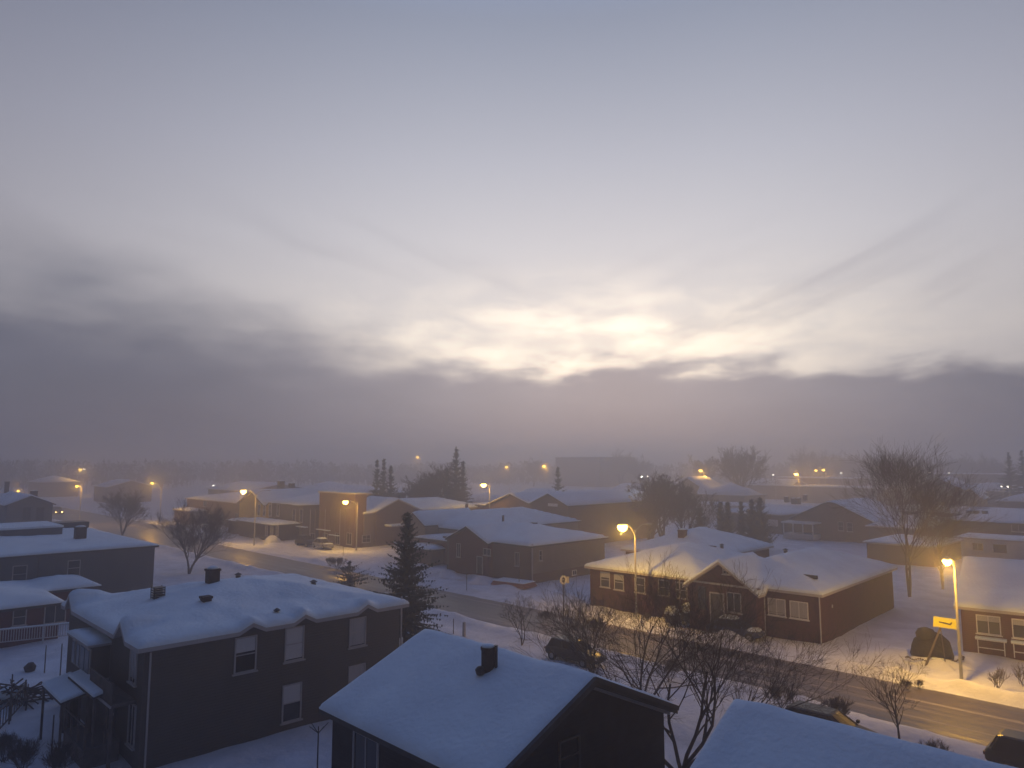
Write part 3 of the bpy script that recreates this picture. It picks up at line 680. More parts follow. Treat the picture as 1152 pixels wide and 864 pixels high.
far_lamp('hazy lamp floating high above the dark bare thicket left of the spire-like spruce', 472, 514, 420, lens_far, P*2, 4.2)
far_lamp('small lamp left of the lone spruce and foggy block', 573, 525, 270, lens_far, P*.9, 2.6)
far_lamp('small lamp right beside the tip of the lone spruce', 615, 524, 270, lens_far, P*.9, 2.6)
far_lamp('higher yellow lamp of the pair at the far left end of the street', 95, 528, 300, lens_far, P*1.2, 3.2)
far_lamp('small lamp peeping over the roof at the left edge', 28, 552, 200, lens_far, P*.5, 1.8)
W_ = (1, .9, .75)
far_lamp('cold white lamp beyond the brown long building on the left', 246, 546, 205, lens_white, 300, 1.4, W_)
far_lamp('white lamp just right of the yellow pair at the far left', 99, 527.5, 320, lens_white, 300, 2.4, W_)
far_lamp('tiny white lamp left of the large yellow lamp on the right', 872, 534, 250, lens_white, 250, 1.8, W_)
far_lamp('tiny white lamp right of the twin yellow lamps', 948, 532, 270, lens_white, 250, 2.0, W_)
far_lamp('white lamp in the haze right of the tall bare tree', 1069, 532, 240, lens_white, 150, 1.6, W_)
far_lamp('dim white lamp seen through the right branches of the tall bare tree', 1047, 531, 230, lens_white, 60, 2.0, W_)
far_lamp('left white lamp of the two near the right edge', 1128, 547, 190, lens_white, 100, 1.3, W_)
far_lamp('right white lamp of the two near the right edge', 1135, 547, 190, lens_white, 100, 1.3, W_)
far_lamp('left of two small white lamps over the roof beside the dark tree clump', 727, 536, 138, lens_white, 60, .9, W_)
far_lamp('right of two small white lamps over the roof beside the dark tree clump', 734, 536, 134, lens_white, 60, .7, W_)

# ------------------------------------------------------------------ vehicles
def car(label, s, t, rz, paint, L=4.5, Wd=1.82, Ht=1.48, suv=False, snowy=False, lights=False, name='parked_car', pick=False, group='cars along the street'):
    r = thing(name, label, 'car', W(s, t, .05 if 36 < t < 57 else ground_h(s, t)), ROT+rz, group)
    hl, hw = L/2, Wd/2; bz = Ht*.62; k = bz/.92
    st = [(-hl, .42, .62, .70), (-hl+.08, .28, .86, .86), (-hl+.45, .24, .96, .95), (-hl*.45, .22, .97, 1.0), (0, .22, .95, 1.0), (hl*.30, .22, .94, 1.0), (hl*.62, .24, .84, .97), (hl-.35, .26, .74, .90), (hl-.06, .32, .64, .80), (hl, .40, .56, .70)]
    if pick or suv: st = [(x, z0, min(z1*1.06, 1.05), w) for x, z0, z1, w in st]
    f = MB()
    for x, z0, z1, w in st:
        z1 *= k; w *= hw
        f.v += [(x, -w*.93, z0), (x, -w, z0+.18), (x, -w, (z0+z1)/2+.05), (x, -w*.95, z1-.06), (x, -w*.80, z1), (x, 0, z1+.03), (x, w*.80, z1), (x, w*.95, z1-.06), (x, w, (z0+z1)/2+.05), (x, w, z0+.18), (x, w*.93, z0)]
    n = 11
    for i in range(len(st)-1):
        for j in range(n-1): a = i*n+j; f.f.append((a, a+n, a+n+1, a+1))
        f.f.append((i*n+n-1, (i+1)*n+n-1, (i+1)*n, i*n))
    f.f += [tuple(range(n)), tuple((len(st)-1)*n+j for j in reversed(range(n)))]
    body = f.build('body', paint, r, smooth=True); m = body.modifiers.new('sub', 'SUBSURF'); m.levels = m.render_levels = 1
    # cabin
    xr, xrt, xft, xf = (-hl+.25, -hl+.55, hl*.12, hl*.48) if suv else (-hl+.35, -hl*.5, hl*.08, hl*.50)
    if pick: xr, xrt = -.35, -.25
    zb, zt = bz-.03, Ht-.05
    def loop(z, x0, x1, w):
        out = []
        for x, y in ((x0, -w*.8), (x0+.12, -w), ((x0+x1)/2, -w), (x1-.15, -w*.96), (x1, -w*.7), (x1+.06, 0), (x1, w*.7), (x1-.15, w*.96), ((x0+x1)/2, w), (x0+.12, w), (x0, w*.8), (x0-.03, 0)): out.append((x, y, z))
        return out
    l0, l1 = loop(zb, xr, xf, hw*.90), loop(zt, xrt, xft, hw*.70)
    f = MB(); f.v = l0+l1; q = 12
    for j in range(q): f.f.append((j, (j+1) % q, q+(j+1) % q, q+j))
    f.f.append(tuple(range(q, 2*q))); f.f.append(tuple(reversed(range(q)))); f.build('windows', carglass, r)
    f = MB(); l2, l3 = loop(zt+.003, xrt-.02, xft+.02, hw*.72), loop(zt+.06, xrt+.14, xft-.12, hw*.58); f.v = l2+l3
    for j in range(q): f.f.append((j, (j+1) % q, q+(j+1) % q, q+j))
    f.f.append(tuple(range(q, 2*q))); f.f.append(tuple(reversed(range(q)))); rf = f.build('roof', paint, r, smooth=False, bevel=.02)
    f = MB()
    for j in (0, 1, 2, 3, 4, 6, 7, 8, 9, 10): f.tube([l0[j], l1[j]], [.035, .03], 5)
    f.build('cabin_frame', paint, r)
    for x in (-hl*.62, hl*.62):
        for sg in (-1, 1):
            f = MB(); y = sg*(hw-.07); f.tube([(x, y-sg*.10, .33), (x, y+sg*.09, .33)], [.33, .33], 18); w = f.build('wheel', rubber, r)
            f = MB(); f.tube([(x, y+sg*.06, .33), (x, y+sg*.105, .33)], [.2, .18], 12); f.build('rim', metal_g, w)
    for sg in (-1, 1):
        f = MB(); f.box(hl-.18, hl+.005, sg*hw*.62-.16, sg*hw*.62+.16, .56, .70); f.build('headlight', lens_car if lights else clearlens, r, bevel=.03)
        f = MB(); f.box(-hl-.01, -hl+.12, sg*hw*.66-.13, sg*hw*.66+.13, .62, .78); f.build('tail_light', redlens, r, bevel=.03)
        f = MB(); f.box(hl*.36, hl*.42, sg*(hw+.10)-.1, sg*(hw+.10)+.1, bz-.02, bz+.13); f.build('mirror', paint, r, bevel=.03)
    if snowy:
        f = MB(); a, c = loop(zt+.055, xrt-.03, xft+.03, hw*.72), loop(zt+.20, xrt+.15, xft-.15, hw*.55); f.v = a+c
        for j in range(q): f.f.append((j, (j+1) % q, q+(j+1) % q, q+j))
        f.f.append(tuple(range(q, 2*q))); f.build('roof_snow', snow, rf, smooth=True)
        f = MB(); f.lathe([(.85, 0), (.8, .06), (.3, .12)], 14, (hl*.66, 0, bz*.86), .75, .95, .1); f.build('bonnet_snow', snow, body, smooth=True)
    return r
car('dark grey car parked at the near kerb just beyond the round-chimneyed bungalow', 34.0, 39.4, 0, cargrey, suv=True, L=4.6, snowy=False)
car('long black car parked at the near kerb, mostly hidden by the bottom right roof', 15.6, 37.6, 0, carblack, suv=True, L=4.9, Wd=1.9)
car('glossy black car parked by the street, cut by the lower right corner', 7.0, 40.2, 0, carblack, suv=True, L=4.9, Wd=1.9, Ht=1.6)
car('snow-dusted sedan standing in front of the false-front shop', 105.8, 60.3, 0, carsilver, snowy=True, L=4.7)
car('dark van-like car left of the snow-dusted sedan, in front of the shop', 112.0, 60.6, .1, carblack, suv=True, Ht=1.75)
car('snow-buried blue car beside the shrubs in front of the red building', 29.6, 53.9, .15, carblue, snowy=True)
hc = car('oncoming car with both headlights glowing orange at the far left end of the street', 226, 48.2, 0, cargrey, lights=True, name='moving_car', suv=True, Wd=2.3, Ht=1.9)

# ------------------------------------------------------------------ trees
def grow(trunk, crown, p, d, L, r, lvl, mx, g, up=.12, ang=(25, 50), dens=1.0, wig=.16, shrink=.62, minr=.005):
    n = 5 if lvl == 0 else (4 if lvl < 3 else 3); pts = [p.copy()]; rads = [r]; dirs = [d.copy()]
    tip = .45 if lvl < mx else .3
    for i in range(n):
        d = (d+Vector((g.gauss(0, wig), g.gauss(0, wig), g.gauss(0, wig*.6)+up))).normalized()
        p = p+d*(L/n); pts.append(p.copy()); dirs.append(d.copy()); rads.append(max(minr, r*(1-(1-tip)*(i+1)/n)))
    tgt = trunk if lvl == 0 else crown
    tgt.tube(pts, rads, 7 if lvl == 0 else (5 if lvl == 1 else 3), cap=lvl < 2)
    if lvl >= mx: return
    k = int(round((5.5 if lvl == 0 else 4.2 if lvl == 1 else 2.7)*dens+g.random()*.9))
    for c in range(k):
        fr = .28+.72*(c+g.random()*.8)/k if lvl else .35+.65*(c+g.random()*.7)/k
        fr = min(fr, 1); x = fr*n; i = min(n-1, int(x)); q = pts[i].lerp(pts[i+1], x-i); dd = dirs[i+1]
        ax = dd.orthogonal().normalized(); ax.rotate(Matrix.Rotation(g.random()*6.283, 3, dd))
        a = R(g.uniform(*ang))*(1.1 if lvl == 0 else 1); nd = dd.copy(); nd.rotate(Matrix.Rotation(a, 3, ax))
        rr = rads[i]+(rads[i+1]-rads[i])*(x-i)
        grow(trunk, crown, q, nd, L*shrink*g.uniform(.7, 1.25)*(1.2-.45*fr), max(minr, rr*g.uniform(.5, .72)), lvl+1, mx, g, up, ang, dens, wig, shrink, minr)
def bare_tree(label, s, t, h, seed, mx=4, stems=1, lean=0.1, r=.14, up=.1, ang=(25, 50), dens=1., wig=.15, shrink=.64, name='bare_tree', cat='tree', group=None, m=None, spread=.35, minr=.005):
    g = random.Random(seed); z = ground_h(s, t)
    root = thing(name, label, cat, W(s, t, z-.05), 0, group); tr, cr = MB(), MB()
    for k in range(stems):
        a = g.random()*6.28; sp = spread if stems > 1 else lean
        d = Vector((math.cos(a+k*6.28/stems)*sp, math.sin(a+k*6.28/stems)*sp, 1)).normalized()
        grow(tr, cr, Vector((math.cos(a)*.1*(stems > 1), math.sin(a)*.1*(stems > 1), 0)), d, h*.58, r*(1 if stems == 1 else .8), 0, mx, g, up, ang, dens, wig, shrink, minr)
    tr.build('trunk', m or bark, root, smooth=True)
    zs = max(v[2] for v in cr.v); kf = h/zs
    cr.build('crown', m or bark, root); root.scale = (kf,)*3
    return root
bare_tree('big multi-stemmed bare tree in the foreground, reaching up from the bottom edge across the street', 18.8, 29.0, 9.9, 11, 5, 5, r=.14, spread=.58, ang=(18, 44), dens=1.05, up=.05, wig=.16, shrink=.70)
bare_tree('bare tree with forked dark stems right behind the black gable end', 24.6, 34.0, 9.0, 23, 5, 3, r=.10, spread=.35, ang=(18, 40), dens=.95, up=.10, shrink=.68)
bare_tree('thin bare tree between the parked dark car and the black gable', 31.2, 37.8, 6.4, 5, 5, 4, r=.08, spread=.42, ang=(18, 42), dens=.9, up=.08, shrink=.68)
bare_tree('small bare sapling tree at the bottom right beside the long black car', 12.9, 39.2, 4.6, 8, 4, 2, r=.07, spread=.25, dens=.95)
bare_tree('tall bare tree with a wide fan of branches behind the red building, tallest of all', 25.6, 82.9, 17.0, 31, 5, 2, r=.24, minr=.011, spread=.07, ang=(18, 42), dens=1.35, up=.09, shrink=.74, wig=.10)
bare_tree('second bare tree half hidden right behind the tallest one', 24.5, 90.5, 11.0, 37, 5, 2, r=.18, spread=.2, ang=(18, 44), dens=1.1, shrink=.72)
bare_tree('round bare street tree left of the lit snow, just beyond the foreground roof', 94.2, 35.0, 9.8, 41, 5, 5, r=.17, spread=.38, ang=(18, 42), dens=1.05, shrink=.68, minr=.010)
bare_tree('bare street tree further off at the left, above the flat roof', *on_z(137, 604), 9.3, 43, 5, 5, r=.17, spread=.36, ang=(18, 42), dens=1.05, shrink=.68, minr=.013)
bare_tree('leaning bush-like bare tree in front of the red building under the brightest lamp', 40.0, 40.0, 4.2, 55, 4, 3, r=.05, spread=.35, dens=.85)
def fartree(label, px, dist, h, seed, mx=4, stems=2, minr=.03, r=.3, group='bare trees fading into the fog', **k):
    s, t, z = on_y(px, 520, dist); return bare_tree(label, s, t, h, seed, mx, stems, r=r, minr=minr, group=group, spread=.25, **k)
fartree('dense dark bare tree clump left of the row of cedars', 745, 128, 13.0, 61, 5, 3, .022, dens=1.15)
fartree('lower bare tree at the left foot of the dense dark clump', 728, 122, 9.5, 62, 5, 3, .02, dens=1.1)
fartree('bare tree at the right foot of the dense dark clump', 764, 124, 10.5, 67, 5, 3, .02, dens=1.1)
fartree('wide round-crowned bare tree in the fog above the hip-roofed house', 840, 215, 19.5, 63, 5, 3, .035, dens=1.1, r=.5)
fartree('faint bare tree left of the wide round-crowned one', 790, 290, 18, 64, 4, 3, .06, r=.5)
fartree('bare tree of the dark thicket, leftmost beside the three spruces', 478, 150, 11.0, 65, 5, 4, .03, dens=1.15)
fartree('bare tree of the dark thicket, with frosty fan just left of the spire-like spruce', 492, 152, 15.2, 66, 5, 3, .03, dens=1.2)
base = fartree('faint tall bare tree behind the twin yellow lamps', 906, 380, 23.5, 68, 4, 3, .06, r=.5, dens=1.2)
for i, (px, dist, sc, lb) in enumerate(((930, 305, .93, 'second faint tree right of the one behind the twin lamps'), (952, 300, .9, 'third faint tree, between the twin lamps and the tallest tree'), (975, 290, .8, 'faint tree just left of the tallest tree'), (1062, 300, .82, 'faint tree just right of the tallest tree'), (1085, 310, .85, 'faint tree above the long band of snow on the right'), (1108, 300, .83, 'faint tree left of the conifers at the right edge'), (600, 330, .75, 'ghostly tree behind the foggy block, at its left corner'), (697, 310, .95, 'ghostly treetop over the right end of the foggy block'), (720, 300, .8, 'ghostly tree right of the foggy block'))):
    c = copy_tree(base); s, t, z = on_y(px, 520, dist+80); c.location = W(s, t, 0); c.rotation_euler.z = i*1.3; c.scale = base.scale*sc; c['label'] = lb

def conifer(label, s, t, h, rad, seed, m=needle, name='spruce', power=.85, droop=.35, whorls=None, per=9, leaf=.42, group=None, snowy=0, z0=.08, z=None, gap=.0):
    g = random.Random(seed); z = ground_h(s, t) if z is None else z
    root = thing(name, label, 'tree', W(s, t, z-.05), g.random()*6, group)
    f = MB(); f.tube([(0, 0, 0), (0, 0, h*.55), (0, 0, h*.99)], [h*.016+.04, h*.010+.02, .015], 7); f.build('trunk', bark, root)
    f = MB(); sn = MB(); whorls = whorls or int(h*3.2)
    for w in range(whorls):
        u = (w+g.random()*1.2)/whorls; u = min(u, .985); zz = h*(z0+(1-z0)*u); R0 = rad*(1-u)**power*g.uniform(.75, 1.12)+.08*rad*(1-u)
        nb = max(4, int(per*(1-.45*u)))
        for k in range(nb):
            a = 6.283*g.random(); L = R0*g.uniform(.55, 1.15); rise = (.25+.9*u)*g.uniform(.6, 1.3); dr = droop*(1-u)*g.uniform(.6, 1.4)
            ns = max(3, int(L/ (leaf*.42))); prev = Vector((0, 0, zz+g.uniform(-.12, .12)*rad)); ca, sa = math.cos(a), math.sin(a)
            for i in range(1, ns+1):
                v = i/ns; q = Vector((ca*L*v+g.gauss(0, .05)*leaf, sa*L*v+g.gauss(0, .05)*leaf, zz+L*(rise*.35*v-dr*2*v*v*.6+.22*v**3)))
                side = Vector((-sa, ca, 0)); lw = leaf*(1.05-.75*v)*g.uniform(.6, 1.2)
                d = (q-prev).normalized()
                for sg in (-1, 1):
                    tipv = prev+d*lw*g.uniform(.4, 1.1)+side*sg*lw*g.uniform(.3, .8)+Vector((0, 0, -lw*g.uniform(.15, .55)))
                    f.poly((prev, prev+d*lw*.5, tipv))
                    tip2 = prev+d*lw*.3+side*sg*lw*.35+Vector((0, 0, -lw*g.uniform(.4, .9))); f.poly((prev, prev+d*lw*.6, tip2))
                f.poly((prev-side*lw*.16, q+d*lw*.25, prev+side*lw*.16))
                if snowy and g.random() < snowy and v > .35:
                    e = Vector((0, 0, .035)); sn.poly((prev-side*lw*.3+e, prev+side*lw*.3+e, q+side*lw*.22+e, q-side*lw*.22+e))
                prev = q
    f.build('crown', m, root)
    if sn.v: sn.build('branch_snow', snow, root)['kind'] = 'stuff'
    return root
conifer('near spruce with dark drooping boughs beside the corner of the grey-brown house', 46.3, 33.7, 10.1, 4.0, 3, per=15, leaf=.66, droop=.34, whorls=34, snowy=.05, power=.78)
conifer('low dark wide conifer just left of the near spruce, snow about its foot', *on_z(392, 664), 3.0, 3.0, 4, per=10, leaf=.6, power=.5, name='low_conifer')
def farcon(label, px, dist, h, rad, seed, grp='conifers beyond the houses', **k):
    s, t, z = on_y(px, 520, dist); return conifer(label, s, t, h, rad, seed, group=grp, z=0, leaf=k.pop('leaf', .9), per=k.pop('per', 12), whorls=k.pop('whorls', int(h*2.0)), **k)
farcon('left spruce of the three slim ones above the shop roof', 424.5, 160, 14.6, 3.9, 71)
farcon('middle and tallest spruce of the three slim ones above the shop roof', 432, 162, 15.0, 3.6, 72)
farcon('right spruce of the three slim ones above the shop roof', 440, 158, 13.4, 3.9, 73)
farcon('spire-like spruce, tallest dark conifer near the middle of the horizon', 513, 150, 17.0, 5.6, 74)
farcon('shorter spruce merged with the left side of the spire-like one', 503, 148, 13.0, 4.2, 75)
farcon('short spruce right of the spire-like one', 521, 152, 14.2, 3.4, 76)
farcon('lone spruce beyond the twin-gabled house roofs', 627.5, 165, 12.9, 4.4, 77)
farcon('left conifer of the dark pair at the right edge', 1135, 205, 17.0, 5.5, 78)
farcon('right conifer of the dark pair at the right edge', 1150, 205, 17.6, 5.5, 79)
for px, hh_, rr, sd, lb in ((786, 6.8, 1.6, 81, 'lone narrow conifer at the left end of the cedar row'), (809, 7.8, 1.15, 82, 'first tall narrow cedar from the left in the row behind the red building'), (817, 7.7, 1.2, 83, 'second tall narrow cedar from the left in the row'), (832, 7.8, .9, 84, 'slimmest cedar, in the middle of the row behind the red building'), (844, 8.0, 1.7, 85, 'fourth cedar from the left, broad at its foot'), (853.5, 8.3, 1.7, 86, 'rightmost and tallest cedar of the row behind the red building')):
    farcon(lb, px, 116, hh_, rr*1.7, sd, 'row of cedars behind the red building', m=needle2, name='cedar', power=.5, droop=-.3, leaf=.65, per=14, whorls=30, z0=.02)

# twiggy shrubs
def shrub(label, s, t, h, seed, stems=7, mx=2, group=None, r=.022):
    return bare_tree(label, s, t, h, seed, mx, stems, r=r, spread=.55, dens=1.1, name='shrub', cat='shrub', group=group, minr=.006, ang=(15, 40))
shp = shrub('low frosty twigs poking from the snow near the street', 27, 40.5, 1.7, 91, 8, 3, 'twiggy shrubs along the street')
for i, (px, py, sc, lb) in enumerate(((612, 700, .7, 'twiggy shrub on the far verge under the octagonal sign'), (672, 712, .8, 'dense twigs beside the far kerb left of the brightest lamp'), (728, 702, .6, 'twigs right of the foot of the brightest street lamp'), (379, 641, 1.1, 'shrub left of the low dark conifer in the lamplight'), (372, 637, .8, 'thin shrub at the kerb in front of the sedan'), (1020, 776, .45, 'small dry stems on the snowbank near the yellow sign'), (1034, 775, .4, 'second dry stems on the snowbank near the yellow sign'), (880, 800, .9, 'low twigs on the near verge left of the black cars'), (215, 622, 1.6, 'scrub at the foot of the round street tree'), (940, 822, 1.1, 'twigs behind the roof of the long black car'), (1055, 858, .6, 'stems at the edge of the street by the corner car'), (250, 700, .01, ''))):
    if sc < .1: continue
    c = copy_tree(shp); s, t = on_z(px, py); c.location = W(s, t, ground_h(s, t)); c.rotation_euler.z = i*2.1; c.scale = shp.scale*sc; c['label'] = lb
s, t = on_z(1121, 776); shrub('small twiggy shrub in a stub of snow right of the near street lamp', s, t, 1.5, 95, 6, 2)
s, t = on_z(1150, 770); shrub('small twiggy shrub cut by the right edge', s, t, 1.4, 96, 6, 2)
for i, (px, py, h_, lb) in enumerate(((25, 868, 1.7, 'frosty bush in the bottom left corner'), (58, 878, 1.8, 'dark bush at the bottom edge left of the wooden deck'), (5, 856, 1.5, 'pale frosty bush at the lower left edge'))):
    s, t = on_z(px, py); shrub(lb, s, t, h_, 97+i, 12, 3)

# evergreen mounds with snow caps in front of the red building
def mound_bush(label, px, py, w, h, seed, dark=True):
    s, t = on_z(px, py); root = thing('clipped_bush', label, 'bush', W(s, t, ground_h(s, t)), 0, 'bushes in front of the red building'); g = random.Random(seed)
    f = MB()
    for k in range(900):
        a = g.random()*6.28; u = g.random()**.5; zz = h*g.uniform(.12, .95); rr = w/2*math.sqrt(max(.05, 1-((zz/h-.45)/.6)**2))*g.uniform(.8, 1.05)
        c = Vector((math.cos(a)*rr, math.sin(a)*rr, zz)); d = Vector((g.gauss(0, 1), g.gauss(0, 1), g.gauss(0, 1))).normalized()*.14; e = d.orthogonal().normalized()*.05
        f.poly((c-d, c+e, c+d*1.2))
    f.lathe([(.1, 0), (w*.42, h*.2), (w*.45, h*.5), (w*.3, h*.85), (.05, h*.9)], 12, wob=.2, seed=seed)
    f.build('foliage', needle if dark else wood, root)
    f = MB(); f.lathe([(w*.47, h*.62), (w*.44, h*.82), (w*.30, h*1.0), (w*.1, h*1.07)], 16, wob=.35, seed=seed+3); f.build('snow_cap', snow, root, smooth=True)
mound_bush('dark clipped bush with snow cap before the entrance porch', 778, 702, 1.9, 1.7, 1)
mound_bush('snow-laden bush immediately left of the dark clipped one', 757, 704, 1.4, 1.5, 2, False)
mound_bush('snow-laden bush immediately right of the dark clipped one', 801, 706, 1.5, 1.9, 3, False)
mound_bush('frosted spreading bush between the porch and the snow-buried car', 828, 700, 1.9, 1.8, 4, False)
# snow heaps
def heap(label, px, py, w, d, h, seed):
    s, t = on_z(px, py); f = MB(); f.lathe([(w*.56, -.1), (w*.47, h*.16), (w*.34, h*.5), (w*.2, h*.85), (w*.06, h)], 20, (0, 0, 0), 1, d/w, .95, seed)
    o = f.build('snow_heap', snow_rough, None, smooth=True, loc=W(s, t, 0), rz=ROT); m = o.modifiers.new('sub', 'SUBSURF'); m.levels = m.render_levels = 2
    tag(o, label, 'snow heap', 'shovelled snow heaps')
heap('shovelled snow heap in front of the brown house door', 540, 655, 4.6, 3.0, .75, 1)
heap('small snow heap left of the brown house near the thin stakes', 500, 648, 6, 3.6, .8, 2)
heap('rounded snow heap in front of the yellow house porch', 306, 612, 4.0, 3, 1.5, 3)
heap('snow heap at the kerb in front of the snow-buried blue car', 818, 720, 2.8, 1.6, .8, 4)
heap('snow heap beneath the tarpaulin mound', 1050, 748, 4.4, 2.4, .55, 5)

# ------------------------------------------------------------------ small things
def post_thing(name, label, cat, px, py, h, r=.04, m=wood, group=None, lean=0):
    s, t = on_z(px, py); f = MB(); f.tube([(0, 0, -.2), (lean, 0, h)], [r, r*.8], 6); return tag(f.build(name, m, None, loc=W(s, t, ground_h(s, t)), rz=ROT), label, cat, group)
for px, py, h_, lb in ((525, 667, 2.3, 'dark stake standing on the far verge in front of the brown house'), (584, 662, 2.2, 'stake beside the right end of the red boards'), (893, 810, 1.9, 'thin stake on the near verge above the corner roof'), (510, 714, 1.2, 'left stake on the near verge right of the spruce'),
                    (10, 815, 2.6, 'dark yard post at the lower left edge'), (67, 768, 2.4, 'tall washing-line post in the yard next to the grey-brown house wall'), (50, 756, 1.8, 'thin yard stake behind the tall washing-line post'), (58, 845, 1.7, 'dark leaning pole by the corner of the deck'), (386, 626, 1.6, 'stub post in the lamplight left of the low conifer')):
    post_thing('stake', lb, 'post', px, py, h_)
post_thing('marker_post', 'short stout marker post on the near verge behind the front-centre roof', 'post', 522, 716, 1.1, .16, trim_l)
# octagonal sign
s, t = on_z(634, 694); r = thing('octagonal_sign', 'white-rimmed octagonal road sign on a thin post in front of the brown house', 'sign', W(s, t, 0), R(8))
f = MB(); f.tube([(0, 0, -.2), (0, 0, 3.5)], [.045, .045], 8); f.build('post', metal_d, r)
def octa(rad, y0, y1, cz, sx=1):
    f = MB(); A = [(rad*sx*math.cos(R(22.5+45*k)), rad*math.sin(R(22.5+45*k))+cz) for k in range(8)]
    f.v = [(x, y0, z) for x, z in A]+[(x, y1, z) for x, z in A]; f.f = [tuple(range(8)), tuple(reversed(range(8, 16)))]+[(k, k+8, (k+1) % 8+8, (k+1) % 8) for k in range(8)]; return f
pl = octa(.42, -.09, -.05, 3.3, .8).build('sign_plate', trim_w, r); octa(.25, -.102, -.092, 3.3, .6).build('sign_face', metal_d, pl)
f = MB(); f.box(-.12, .05, -.115, -.104, 3.28, 3.36); f.build('sign_mark', trim_w, pl)
f = MB(); f.box(.30, .52, -.08, -.05, 3.0, 3.6); f.build('side_plate', trim_l, r)
# yellow arrow sign on a slanting post
s, t = 15.6, 56.5
r = thing('arrow_sign', 'bright yellow rectangular sign with black arrow mark on a slanting post', 'sign', W(s, t, ground_h(s, t)), R(-12))
f = MB(); f.tube([(-1.15, 0, -.2), (.05, 0, 2.7)], [.08, .07], 8); f.tube([(.25, .05, -.2), (.05, .05, 2.6)], [.03, .03], 6); f.build('post', wood, r)
f = MB(); f.box(-.75, .75, -.14, -.07, 2.65, 3.35); pn = f.build('sign_board', signyellow, r, bevel=.02); pn.rotation_euler = (0, R(6), 0)
f = MB(); f.poly([(-.42, -.146, 2.98), (.32, -.146, 2.90), (.44, -.146, 3.10), (.34, -.146, 3.10), (.27, -.146, 3.01), (-.42, -.146, 3.06)]); f.build('arrow_mark', signblack, pn)
for z in (2.69, 3.29): f = MB(); f.box(-.72, .72, -.147, -.1415, z-.012, z+.012); f.build('rim_line', trim_w, pn)
# black tarpaulin mound with chain in front
s, t = on_z(1049, 744); r = thing('covered_mound', 'big rounded black tarpaulin mound with a lump on top, beside the yellow sign', 'mound', W(s, t, .1), 0)
f = MB(); f.lathe([(1.25, 0), (1.40, .35), (1.38, .8), (1.12, 1.35), (.72, 1.75), (.25, 1.95)], 22, (0, 0, 0), 1, .85, .16, 2); f.build('tarpaulin', tarp, r, smooth=True)
f = MB(); f.lathe([(.3, 0), (.62, .2), (.66, .5), (.45, .8), (.1, .92)], 16, (-.42, -.1, 1.35), 1, .9, .2, 5); f.build('top_bundle', tarp, r, smooth=True)
f = MB(); f.box(-.75, -.35, -1.26, -1.2, .38, .48); f.box(-.25, .0, -1.28, -1.22, .33, .43); f.build('pale_fleck', snow, r)  # two small pale blocks low on the front of the mound
ch = MB()
for k in range(40):
    u = k/39; a = math.pi*(1.08+.95*u); ch.lathe([(.05, 0), (.07, .05), (.03, .1)], 6, (2.1*math.cos(a), 1.25*math.sin(a), .22+.06*math.sin(k)))
c_ = ch.build('edging', wood, None, loc=W(s, t, .1)); tag(c_, 'curved row of dark edging stones in the snow before the tarpaulin mound', 'edging')
# red boards under snow
s, t = on_z(578, 660); r = thing('board_stack', 'low stack of faded red boards under thin snow in front of the brown house', 'boards', W(s, t, 0), ROT+.15)
f = MB(); [f.box(-2.4+.1*k, 2.4-.13*k, -1.2, 1.2, .15+.12*k, .25+.12*k) for k in range(4)]; f.build('boards', redtarp, r)
f = MB(); f.box(-2.3, 2.2, -1.15, 1.15, .614, .70); f.build('snow_layer', snow, r, bevel=.04)
# yard railing left
def rail_fence(label, p, q, h, m, gap=.16, name='railing', cat='fence', snowy=True):
    a, c = W(*p), W(*q); L = (c-a).length; r = thing(name, label, cat, a, math.atan2(c.y-a.y, c.x-a.x))
    f = MB(); f.box(0, L, -.04, .04, h-.06, h); f.box(0, L, -.03, .03, .18, .24); f.build('rail', m, r)
    f = MB(); [f.box(k*gap, k*gap+.05, -.02, .02, .24, h-.06) for k in range(int(L/gap))]; f.build('pickets', m, r)
    k = 0
    while k <= L: f = MB(); f.box(k-.05, k+.05, -.05, .05, -.2, h+.08); f.build('post', m, r); k += L/max(1, round(L/2.4))
    if snowy: f = MB(); f.box(0, L, -.06, .06, h+.003, h+.08); f.build('rail_snow', snow, r, bevel=.02)
    return r
rail_fence('frosty picket railing with snow along its top in front of the red-walled annex', (64.8, 8.0, .8), (62.8, 15.8, .8), 1.1, white_rail)
s0, t0 = on_z(28, 828); s1, t1 = on_z(56, 800)
rail_fence('low wooden yard gate of open rails at the foot of the canopy', (50.5, 9.8, 0), (45.5, 7.6, 0), 1.2, wood, .5, 'yard_gate', 'gate', False)
